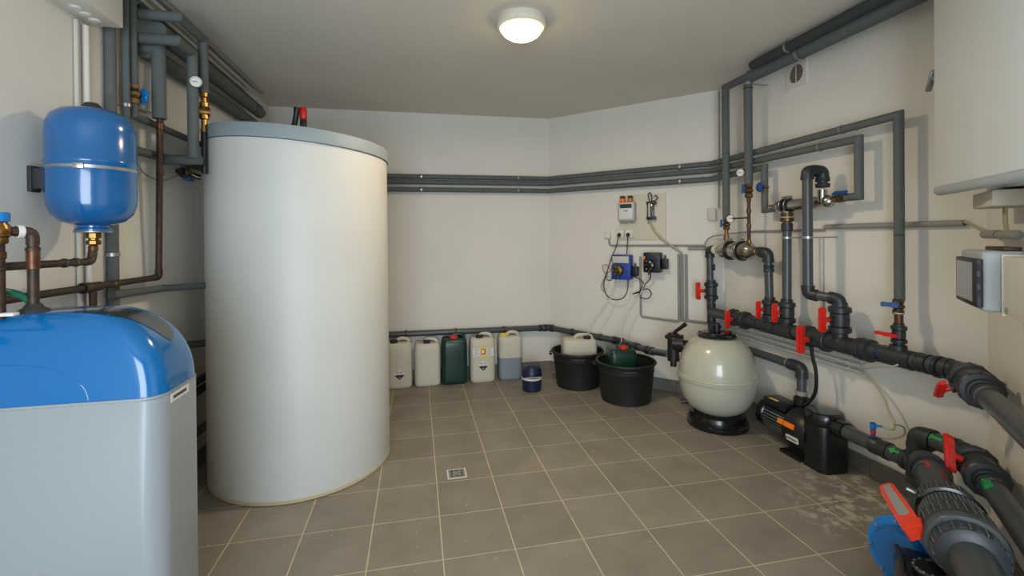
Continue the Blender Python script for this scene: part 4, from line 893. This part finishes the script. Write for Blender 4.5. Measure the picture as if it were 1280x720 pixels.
# ------------------------------------------------------------------ canisters, buckets
def canister(label, x, y, rz, w, d, h, m, capm, handle_gap=True, cap_x=-.2, hazard=None, paper=False, liquid=0., group='plastic canisters along the back wall', z0=0., capm2=None):
    M = Matrix.Translation((x, y, z0)) @ Matrix.Rotation(rz, 4, 'Z')
    root = thing('canister', label, 'canister', (x, y, z0), group)
    hb = h * .925
    prof = [(0, .86), (.02, .95), (.05, .99), (.10, 1.0), (.32, 1.0), (.5, .995), (.65, 1.0), (.84, 1.0), (.91, .975), (.955, .92), (.985, .82), (1.0, .74)]
    R = []
    for t, s_ in prof: R.append(rrect(-w / 2 * (s_ if t < .5 else .5 + s_ * .5), w / 2 * (s_ if t < .5 else .5 + s_ * .5), -d / 2 * s_, d / 2 * s_, .042 * s_, hb * t, 5))
    # arched notch under the foot
    for i in (0, 1):
        for p in R[i]:
            if abs(p.x) < w * .12: p.z += .012
    zl = liquid * hb
    if liquid:
        lo = [r for r in R if r[0].z < zl]; hi = [r for r in R if r[0].z >= zl]
        mid = rrect(-w / 2, w / 2, -d / 2, d / 2, .042, zl, 5)
        MB(M).loft(lo + [mid]).build('liquid_half', 'can_liquid', root, label='blue grey liquid showing through the lower half'); MB(M).loft([mid] + hi).build('body', m, root)
    else: MB(M).loft(R).build('body', m, root)
    hz_ = h * .99; b = MB(M)
    hx0, hx1 = (-w * .12, w * .40)
    b.tube([(hx0, 0, hb * .95), (hx0 + .008, 0, hz_ - .012), (hx0 + .03, 0, hz_), (hx1 - .04, 0, hz_), (hx1 - .005, 0, hz_ - .015), (hx1, 0, hb * .93)], .0155, 10, fil=.015); b.build('grip', m, root)
    cx = w * cap_x; MB(M).cyl((cx, -d * .20, hb * .90), (cx, -d * .20, hb * 1.0), .021, n=16).build('neck', m, root)
    cp = MB(M).lathe((cx, -d * .20, hb * .985), (0, 0, 1), [(.028, 0), (.031, .003), (.031, .026), (.026, .031), (.0, .032)], 20, cap=False)
    for k in range(12):
        a = 2 * math.pi * k / 12; cp.box((cx + .031 * math.cos(a) - .002, -d * .2 + .031 * math.sin(a) - .002, hb + .004), (cx + .031 * math.cos(a) + .002, -d * .2 + .031 * math.sin(a) + .002, hb + .025))
    cp.build('cap', capm, root)
    yf = -d / 2 - .0012
    if hazard is not None:
        z = hazard; s_ = .048; fm = M @ frame((0, yf, z), (1, 0, 0), (0, 0, 1), (0, -1, 0))
        lb = MB(fm).prism([(-s_, 0), (0, -s_), (s_, 0), (0, s_)], -.0005, .0006).build('hazard_label', 'label_white', root, smooth=False, label='white and black diamond hazard label')
        MB(fm).prism([(-s_ * .93, -.002), (0, -s_ * .95), (s_ * .93, -.002)], .0006, .0012).build('black_half', 'label_black', lb, smooth=False)
        b = MB(fm)
        for sx, ang in ((-.016, 24), (.014, -24)):
            cc_, ss_ = math.cos(math.radians(ang)), math.sin(math.radians(ang))
            b.add([(sx + cc_ * u - ss_ * v_, .021 + ss_ * u + cc_ * v_, .0009) for u, v_ in ((-.011, -.003), (.011, -.003), (.011, .003), (-.011, .003))], [(0, 1, 2, 3)])
        b.box((-.024, .003, .0006), (-.004, .006, .001)); b.box((.006, .003, .0006), (.024, .006, .001)); b.build('pictogram', 'label_black', lb, smooth=False)
        text_mesh('8', .022, fm @ Matrix.Translation((0, -.026, .0016)), 'label_white', lb)
    if paper:
        fm = M @ frame((0, yf, hb * .70), (1, 0, 0), (0, 0, 1), (0, -1, 0))
        pp = MB(fm).box((-w * .42, -.036, -.0004), (w * .42, .036, .0004)).build('paper_label', 'label_white', root, smooth=False)
        MB(fm).box((-.026, -.044, .0004), (.026, .048, .001)).build('yellow_panel', 'yellow', pp, smooth=False); MB(fm).box((-.022, -.022, .001), (.022, .030, .0014)).build('picture_panel', 'amber', pp, smooth=False)
        MB(fm).box((-.016, -.01, .0014), (.008, .02, .0017)).build('picture_mark', 'label_white', pp, smooth=False)
        b = MB(fm)
        for k in range(5):
            for x0, x1 in ((-.085, -.034), (.034, .080)): b.box((x0, .024 - .013 * k, .0004), (x1 - .01 * (k % 3), .028 - .013 * k, .0007))
        b.build('print_lines', 'conduit', pp, smooth=False)
    return root
rz = .0
canister('white canister with black cap and low hazard diamond next to the big tank', -.160, 4.205, .06, .218, .195, .425, 'can_white', 'black', hazard=.125)
canister('plain white canister with black cap and no label', .085, 4.212, .02, .225, .195, .405, 'can_white', 'black', cap_x=-.02)
canister('dark green canister with red cap', .325, 4.215, 0, .228, .195, .435, 'can_green', 'red', cap_x=-.02)
canister('white canister with yellow paper label and hazard diamond', .578, 4.208, 0, .225, .195, .43, 'can_white', 'black', hazard=.155, paper=True, cap_x=-.12)
canister('half full white canister with yellow cap and blue grey liquid', .838, 4.215, -.03, .215, .19, .43, 'can_white', 'yellow', liquid=.52, cap_x=-.28)
def bucket(label, x, y, r, rb, h):
    root = thing('bucket', label, 'bucket', (x, y, 0), 'black plastic tubs')
    MB().lathe((x, y, 0), (0, 0, 1), [(rb - .01, 0), (rb, .006), (rb + (r - rb) * .75, h * .74), (rb + (r - rb) * .78, h * .745), (rb + (r - rb) * .8, h * .79), (r, h - .02), (r - .008, h - .02), (r - .022, h * .6), (rb - .012, .012), (.0, .010)], 48, cap=False).build('wall', 'bucket', root)
    MB().torus((x, y, h - .012), (0, 0, 1), r + .004, .011, 48, 10).build('rim', 'bucket', root)
    MB().torus((x, y, h * .765), (0, 0, 1), rb + (r - rb) * .79, .004, 48, 6).build('rib', 'bucket', root)
    for a in (math.radians(252), math.radians(162)):
        e = Vector((math.cos(a), math.sin(a), 0)); t = Vector((-e.y, e.x, 0)); c0 = Vector((x, y, h - .03)) + e * (r + .012)
        MB().tube([c0 - t * .06 - e * .006, c0 - t * .05 + e * .012 - V(0, 0, .008), c0 + t * .05 + e * .012 - V(0, 0, .008), c0 + t * .06 - e * .006], .008, 8, fil=.01).build('handle', 'bucket', root)
    return root
bucket('black plastic tub holding the white canister', 1.385, 3.875, .218, .185, .315)
bucket('black plastic tub holding the green canister', 1.640, 3.450, .226, .195, .318)
canister('white canister standing in the black tub with a tube in its cap', 1.40, 3.885, -.15, .30, .20, .43, 'can_white', 'black', group='canisters in tubs', z0=.012, cap_x=.22)
canister('green canister with red cap standing in the black tub', 1.605, 3.465, -.15, .22, .20, .43, 'can_green', 'red', group='canisters in tubs', z0=.012, cap_x=.05)
# small blue cooler jug
jg = thing('blue_jug', 'small navy blue jug with white band on the floor', 'jug', (.955, 3.83, 0))
MB().lathe((.955, 3.83, 0), (0, 0, 1), [(.070, 0), (.078, .006), (.082, .06), (.084, .098)], 32).build('base', 'navy', jg)
MB().lathe((.955, 3.83, .098), (0, 0, 1), [(.084, 0), (.088, .003), (.088, .015), (.084, .018)], 32).build('white_band', 'label_white', jg)
MB().lathe((.955, 3.83, .114), (0, 0, 1), [(.085, 0), (.086, .03), (.080, .065), (.062, .092), (.03, .103), (0, .105)], 32, cap=False).build('hood', 'navy', jg)
MB().tube([(.875, 3.825, .09), (.868, 3.80, .11), (.90, 3.76, .125), (.955, 3.742, .128), (1.01, 3.76, .125), (1.04, 3.80, .11), (1.035, 3.825, .09)], .004, 6, fil=.02).build('bail_handle', 'cable_white', jg)
# floor drain
dn_ = thing('floor_drain', 'small square floor drain with slotted cover', 'drain', (.206, 2.562, 0))
MB().box((.153, 2.509, -.001), (.259, 2.615, .0012)).build('frame', 'cream', dn_, smooth=False); MB().box((.162, 2.518, .0), (.250, 2.606, .0022), .0008, 1).build('cover', 'zinc', dn_, smooth=False)
for ix in range(-1, 2):
    for iy in range(-1, 2):
        if ix == 0 and iy == 0: continue
        a = math.atan2(iy, ix) + math.pi / 2; M = Matrix.Translation((.206 + ix * .027, 2.562 + iy * .027, .0021)) @ Matrix.Rotation(a, 4, 'Z')
        MB(M).box((-.010, -.0035, 0), (.010, .0035, .0006)).build('slot', 'dark_brown', dn_, smooth=False)

# ------------------------------------------------------------------ LEFT WALL
EX, EY, ER = -1.0935, 1.857, .121
et = thing('expansion_vessel', 'blue cylindrical expansion vessel strapped to the wall', 'expansion vessel', (EX, EY, 1.33))
pr = [(.02, 0), (.05, .003), (.085, .016), (.108, .040), (.1185, .072), (.121, .10), (.121, .208), (.1235, .211), (.1235, .219), (.121, .222), (.121, .318), (.1185, .345), (.108, .372), (.085, .392), (.05, .403), (.0, .405)]
MB().lathe((EX, EY, 1.357), (0, 0, 1), pr, 56, cap=False).build('vessel', 'blue_tank', et, ang=60)
MB().lathe((EX, EY, 1.545), (0, 0, 1), [(.1205, 0), (.1228, .0005), (.1228, .0105), (.1205, .011)], 56, cap=False).build('strap', 'zinc', et)
sd = Vector((.25, -.97, 0)).normalized()
MB(frame((EX + sd.x * .122, EY + sd.y * .122, 1.5505), (.97, .25, 0), sd, (0, 0, 1))).box((-.014, -.003, -.009), (.014, .006, .009), .002).build('strap_buckle', 'steel', et)
MB().lathe((EX, EY, 1.338), (0, 0, 1), [(.045, 0), (.050, .003), (.050, .010), (.043, .014), (.043, .026)], 36).build('flange', 'blue_tank', et)
MB().lathe((EX, EY, 1.335), (0, 0, 1), [(.051, 0), (.052, .002), (.052, .005), (.050, .006)], 36).build('flange_edge', 'zinc', et)
MB().lathe((EX, EY, 1.758), (0, 0, 1), [(.03, 0), (.028, .012), (.018, .024), (.0, .028)], 20, cap=False).build('valve_cap', 'rubber', et)
bk = MB().box((-1.243, 1.795, 1.47), (-1.23, 1.835, 1.555), .002); bk.box((-1.235, 1.80, 1.48), (-1.195, 1.808, 1.548), .002); bk.build('wall_bracket', 'rubber', et)
for z in (1.495, 1.53): MB().cyl((-1.2305, 1.815, z), (-1.2275, 1.815, z), .006, n=10).build('bracket_screw', 'zinc', et)

def copper_run(label, pts, r=.0125, m='copper', fits=(), name='copper_pipe'):
    root = thing(name, label, 'pipe', pts[0]); P = [Vector(p) for p in pts]
    MB().tube(P, r, 14, fil=r * 2.4, seg=6).build('pipe', m, root)
    for i in range(1, len(P) - 1):
        u = (P[i - 1] - P[i]).normalized(); v_ = (P[i + 1] - P[i]).normalized(); k = r * 2.9
        MB().tube([P[i] + u * k, P[i], P[i] + v_ * k], r * 1.14, 14, fil=r * 2.4, seg=6).build('elbow', m, root)
    for p, d, mm, L, kk in fits:
        d = Vector(d).normalized(); MB().lathe(Vector(p) - d * L / 2, d, [(r, 0), (r * kk, .002), (r * kk, L - .002), (r, L)], 14).build('fitting', mm, root)
    return root
XC = -1.185
cr = copper_run('long dark copper pipe dropping from a grey sleeve, then running above the softener', [(-1.15, 2.41, 1.87), (XC, 2.455, 1.135), (XC, 1.30, 1.135), (-1.2425, 1.30, 1.135)], .0135,
    fits=[((-1.151, 2.411, 1.83), (0, 0, 1), 'copper_bright', .03, 1.22), ((-1.16, 2.425, 1.62), (0, 0, 1), 'copper', .02, 1.15), ((XC, 2.13, 1.135), (0, 1, 0), 'brass_dark', .03, 1.25), ((XC, 2.01, 1.135), (0, 1, 0), 'copper', .07, 1.3), ((XC, 1.97, 1.135), (0, 1, 0), 'brass_dark', .025, 1.5)])
MB().cyl((XC, 2.005, 1.135), (XC, 2.005, .93), .0125, n=14).build('branch', 'copper', cr)
clamp(cr, (XC, 1.955, 1.135), (0, 1, 0), .016, (-1.243, 1.955, 1.135), 'rubber')
copper_run('copper pipe from the expansion vessel bending along the wall', [(EX, EY, 1.30), (EX, EY - .012, 1.236), (EX, 1.33, 1.240), (-1.2425, 1.33, 1.240)], .0115, fits=[((EX, EY - .003, 1.28), (0, 0, 1), 'copper_bright', .02, 1.2), ((EX, EY - .006, 1.262), (0, 0, 1), 'hose_green', .01, 1.2), ((EX, 1.77, 1.237), (0, 1, 0), 'copper', .012, 1.3), ((EX, 1.72, 1.237), (0, 1, 0), 'copper', .012, 1.3)])
bf = thing('brass_fitting', 'brass hex fitting under the expansion vessel', 'pipe fitting', (EX, EY, 1.29))
MB().lathe((EX, EY, 1.293), (0, 0, 1), [(.017, 0), (.021, .003), (.021, .014), (.014, .017), (.014, .022), (.022, .024), (.022, .040), (.015, .044)], 8).build('body', 'brass', bf, smooth=False)
rs = copper_run('copper riser pipe with elbow entering the softener lid through a rubber collar', [(-1.083, 1.485, 1.335), (-1.048, 1.532, 1.333), (-1.048, 1.532, 1.10)], .0125, m='copper', fits=[((-1.048, 1.532, 1.255), (0, 0, 1), 'copper_bright', .055, 1.2), ((-1.048, 1.532, 1.285), (0, 0, 1), 'copper', .012, 1.28)])
MB().lathe((-1.068, 1.508, 1.334), (.035, .047, 0), [(.016, 0), (.018, .002), (.018, .012), (.016, .014)], 16).build('white_seal', 'label_white', rs)
MB().lathe((-1.048, 1.532, 1.105), (0, 0, 1), [(.038, 0), (.034, .010), (.022, .018), (.016, .028)], 24).build('rubber_collar', 'rubber', rs)
mx_ = thing('mixing_valve', 'brass mixing valve with blue cap above the softener', 'valve', (-1.088, 1.478, 1.29))
MB().lathe((-1.088, 1.478, 1.300), (0, 0, 1), [(.016, 0), (.019, .004), (.019, .016), (.024, .022), (.024, .048), (.018, .056), (.018, .062)], 12).build('body', 'brass', mx_)
MB().sphere((-1.088, 1.478, 1.335), .026).build('chamber', 'brass', mx_)
MB().lathe((-1.088, 1.478, 1.360), (0, 0, 1), [(.022, 0), (.023, .002), (.023, .022), (.02, .025)], 20).build('cap', 'blue_pump', mx_)
copper_run('copper pipe from the mixing valve straight down to the softener', [(-1.088, 1.478, 1.305), (-1.088, 1.478, 1.10)], .0125, fits=[((-1.088, 1.478, 1.27), (0, 0, 1), 'copper_bright', .02, 1.2), ((-1.088, 1.478, 1.235), (0, 0, 1), 'copper', .012, 1.25)])
wire('green_hose', 'short shiny green hose on top of the softener', [(-1.10, 1.46, 1.175), (-1.085, 1.505, 1.17), (-1.065, 1.535, 1.145), (-1.06, 1.55, 1.105)], .009, 'hose_green', 'hose', 10)
MB().box((-1.085, 1.46, 1.109), (-1.045, 1.482, 1.118), .002).build('paper_tag', 'label_white', label='small white tag at the rubber collar on the softener lid', cat='tag')

# vertical pipes left wall
def vpipe(label, x, y, r, z0, z1, m='foam', clips=()):
    root = thing('vertical_pipe', label, 'pipe', (x, y, z0)); MB().cyl((x, y, z0), (x, y, z1), r, n=18).build('pipe', m, root)
    for z in clips: clamp(root, (x, y, z), (0, 0, 1), r, (-1.243, y, z))
    return root
vpipe('thick grey vertical pipe on the wall behind the expansion vessel', -1.2225, 2.19, .0205, 0, HC, 'foam', (1.25, .9))
vpipe('slim grey vertical pipe left of the blue handwheel', -1.20, 2.25, .0145, 1.66, HC, 'foam', (1.88,))
sleeve_root = foam_pipe('vertical_pipe', 'slim grey vertical pipe with the green-bodied valve, turning along the wall', [(-1.20, 2.303, HC), (-1.20, 2.303, 1.852), (-1.20, 2.93, 1.852)], .0165)
foam_pipe('wall_pipe', 'grey sleeved pipe along the wall behind the copper drop pipe', [(-1.20, 2.255, 1.70), (-1.20, 2.60, 1.712), (-1.20, 3.05, 1.725)], .0195)
vpipe('thin white conduit on the wall, the narrower of a pair', -1.234, 2.015, .0075, 0, 2.13, 'conduit_light')
vpipe('thin white conduit on the wall, the wider of a pair', -1.231, 2.062, .011, 0, 2.13, 'white_plastic')
wv = wheel_valve('green brass valve with blue handwheel on the slim grey pipe', (-1.20, 2.303, 1.945), (0, 0, 1), (.6, .8, 0), wide=.030, hm='blue_pump')
MB().box((-1.243, 2.40, 1.905), (-1.205, 2.475, 1.985), .006).build('junction_box', 'cream', label='beige junction box behind the blue handwheel', cat='junction box')
dbx = thing('wall_fitting_box', 'pale green-grey wall box with three round knock-outs underneath', 'junction box', (-1.19, 1.95, 2.145))
MB().box((-1.243, 1.62, 2.145), (-1.125, 2.10, 2.40), .004).build('case', 'white_plastic', dbx)
for y in (1.94, 1.99, 2.04): MB().lathe((-1.188, y, 2.1455), (0, 0, -1), [(.021, 0), (.021, .002), (.016, .002), (.015, .0045), (.0, .005)], 24, cap=False).build('knock_out', 'label_white', dbx)
# insulated runs
a_ = foam_pipe('insulated_branch', 'grey insulated pipe stepping out under the ceiling then down to a brass valve', [(-1.225, 2.345, 2.312), (-1.038, 2.345, 2.312), (-1.038, 2.585, 2.312), (-1.038, 2.585, 2.045)], .0225)
b_ = foam_pipe('insulated_branch', 'grey insulated pipe with the white dial, stepping out then down beside the tank', [(-1.205, 2.345, 2.206), (-1.046, 2.345, 2.206), (-1.046, 2.487, 2.206), (-1.046, 2.487, 1.70)], .0235)
c_ = foam_pipe('insulated_branch', 'thick grey sleeve ending above the copper drop pipe', [(-1.235, 2.405, 2.185), (-1.15, 2.405, 2.185), (-1.15, 2.405, 1.865)], .0285)
foam_pipe('insulated_branch', 'short grey insulated crosspiece at the foot of the dial pipe', [(-1.20, 2.52, 1.695), (-1.02, 2.50, 1.695)], .0235)
gauge('round white thermometer dial on the insulated pipe by the tank', (-1.022, 2.462, 2.062), (.35, -1, -.1), .027, (-1.046, 2.487, 2.062))
foam_pipe('wall_pipe', 'thick grey insulated pipe high along the wall towards the back', [(-1.145, 2.38, 2.262), (-1.145, 3.80, 2.262)], .040, seams=[((-1.145, 3.62, 2.262), (0, 1, 0))])
foam_pipe('wall_pipe', 'dark grey insulated pipe below the thick one along the wall', [(-1.20, 2.40, 2.175), (-1.20, 4.25, 2.19)], .036, 'foam', seams=[((-1.20, 2.86, 2.18), (0, 1, 0))])
foam_pipe('wall_pipe', 'dark slim foam sleeve hooked near the back corner', [(-1.195, 2.36, 2.352), (-1.195, 3.98, 2.345), (-1.195, 4.02, 2.318)], .018, 'foam_dark')
for k, (x, z, m) in enumerate(((-1.222, 2.41, 'conduit_light'), (-1.19, 2.425, 'conduit_light'), (-1.155, 2.435, 'conduit'))):
    vp = thing('ceiling_conduit', ['pale conduit highest in the wall corner under the ceiling', 'pale conduit under the ceiling, second from the wall', 'grey conduit under the ceiling, farthest from the wall'][k], 'conduit', (x, 2.1, z)); MB().cyl((x, 1.3, z), (x, 3.72 + .08 * k, z), .011, n=10).build('tube', m, vp); MB().cyl((x, 3.72 + .08 * k, z), (x, 3.722 + .08 * k, z), .008, n=10).build('open_end', 'black', vp)
bs = thing('brass_valve_set', 'brass valve and strainer stack on the insulated pipe beside the tank', 'valve', (-1.038, 2.585, 1.83))
MB().lathe((-1.038, 2.585, 2.05), (0, 0, -1), [(.014, 0), (.019, .002), (.019, .025), (.013, .03), (.013, .05), (.02, .055), (.02, .075), (.015, .08), (.015, .11), (.021, .115), (.021, .135), (.013, .14), (.013, .2)], 10).build('body', 'brass', bs, smooth=False)
MB().cyl((-1.06, 2.575, 1.95), (-1.015, 2.595, 1.95), .024, n=14).build('strainer', 'brass', bs); MB().box((-1.075, 2.575, 1.985), (-1.062, 2.59, 2.01), .002).build('tag', 'label_white', bs); MB().box((-1.072, 2.57, 1.845), (-1.055, 2.585, 1.87), .002).build('tag', 'label_white', bs)
MB().box((-1.074, 2.568, 1.89), (-1.062, 2.584, 1.93), .002).build('lever', 'blue_handle', bs)
vpipe('short black pipe below the brass valve stack', -1.04, 2.588, .014, 1.64, 1.86, 'black')
cp_ = thing('circulation_fitting', 'black pump fitting with blue tap and loose wires behind the tank', 'fitting', (-1.17, 2.72, 1.63))
MB().cyl((-1.17, 2.62, 1.655), (-1.17, 2.84, 1.655), .016, n=12).lathe((-1.17, 2.66, 1.655), (0, 1, 0), [(.016, 0), (.027, .004), (.027, .035), (.016, .04)], 10).build('body', 'black', cp_); MB().torus((-1.145, 2.66, 1.655), (1, 0, 0), .02, .005, 16, 6).build('coil', 'brass_dark', cp_); MB().box((-1.18, 2.68, 1.618), (-1.15, 2.74, 1.632), .003).build('blue_tap', 'blue_handle', cp_)
wire('loose_wire', 'thin white wire straggling from the black pump fitting', [(-1.16, 2.70, 1.66), (-1.13, 2.74, 1.64), (-1.12, 2.80, 1.66), (-1.13, 2.86, 1.675)], .003, 'cable_white')
wire('loose_wire', 'thin grey wire drooping along the wall under the sleeved pipe', [(-1.21, 2.33, 1.66), (-1.215, 2.42, 1.61), (-1.21, 2.55, 1.60), (-1.19, 2.66, 1.64)], .004, 'conduit')
# tank connections at the left
tc = foam_pipe('tank_pipe', 'grey pipe from the wall to the tank at copper pipe height', [(-1.20, 2.14, 1.088), (-1.19, 2.50, 1.078), (-1.08, 2.72, 1.066)], .0165, 'foam', seams=[((-1.19, 2.505, 1.078), (.2, 1, 0))])
foam_pipe('tank_pipe', 'dark grey pipe entering the tank just above the softener seam height', [(-1.23, 2.66, .765), (-1.08, 2.75, .758)], .018, 'foam_dark')
foam_pipe('tank_pipe', 'dark pipe slanting low along the wall, upper of two', [(-1.18, 2.30, .535), (-1.18, 3.1, .535)], .020, 'foam_dark')
foam_pipe('tank_pipe', 'dark pipe slanting low along the wall, lower of two', [(-1.18, 2.30, .478), (-1.18, 3.1, .478)], .020, 'foam_dark')
foam_pipe('tank_pipe', 'blue grey pipe near the floor behind the tank', [(-1.19, 2.45, .25), (-1.19, 3.0, .25)], .022, 'foam')
# air vents on top of the tank
av = thing('tank_top_pipe', 'dark bent pipe rising from the tank lid', 'pipe', (-.75, 3.2, 1.89)); MB().tube([(-1.02, 3.34, 2.02), (-.80, 3.25, 2.01), (-.765, 3.22, 2.05), (-.745, 3.2, 2.15)], .017, 10, fil=.03).build('pipe', 'pvc_black', av); MB().cyl((-.748, 3.203, 2.13), (-.744, 3.2, 2.158), .021, n=12).build('cap', 'black', av); MB().cyl((-.95, 3.31, 2.02), (-.95, 3.31, 1.90), .016, n=10).build('stub', 'pvc_black', av)
av = thing('air_vent', 'dark upright air vent with red top on the tank lid', 'air vent', (-.708, 3.2, 1.89)); MB().lathe((-.708, 3.2, 1.885), (0, 0, 1), [(.017, 0), (.017, .09), (.021, .10), (.021, .19), (.017, .195)], 14).build('body', 'pvc_black', av); MB().lathe((-.708, 3.2, 2.08), (0, 0, 1), [(.021, 0), (.023, .003), (.023, .07), (.018, .078)], 14).build('red_top', 'red', av)

for o in col.objects:
    if '_w' in o: del o['_w']
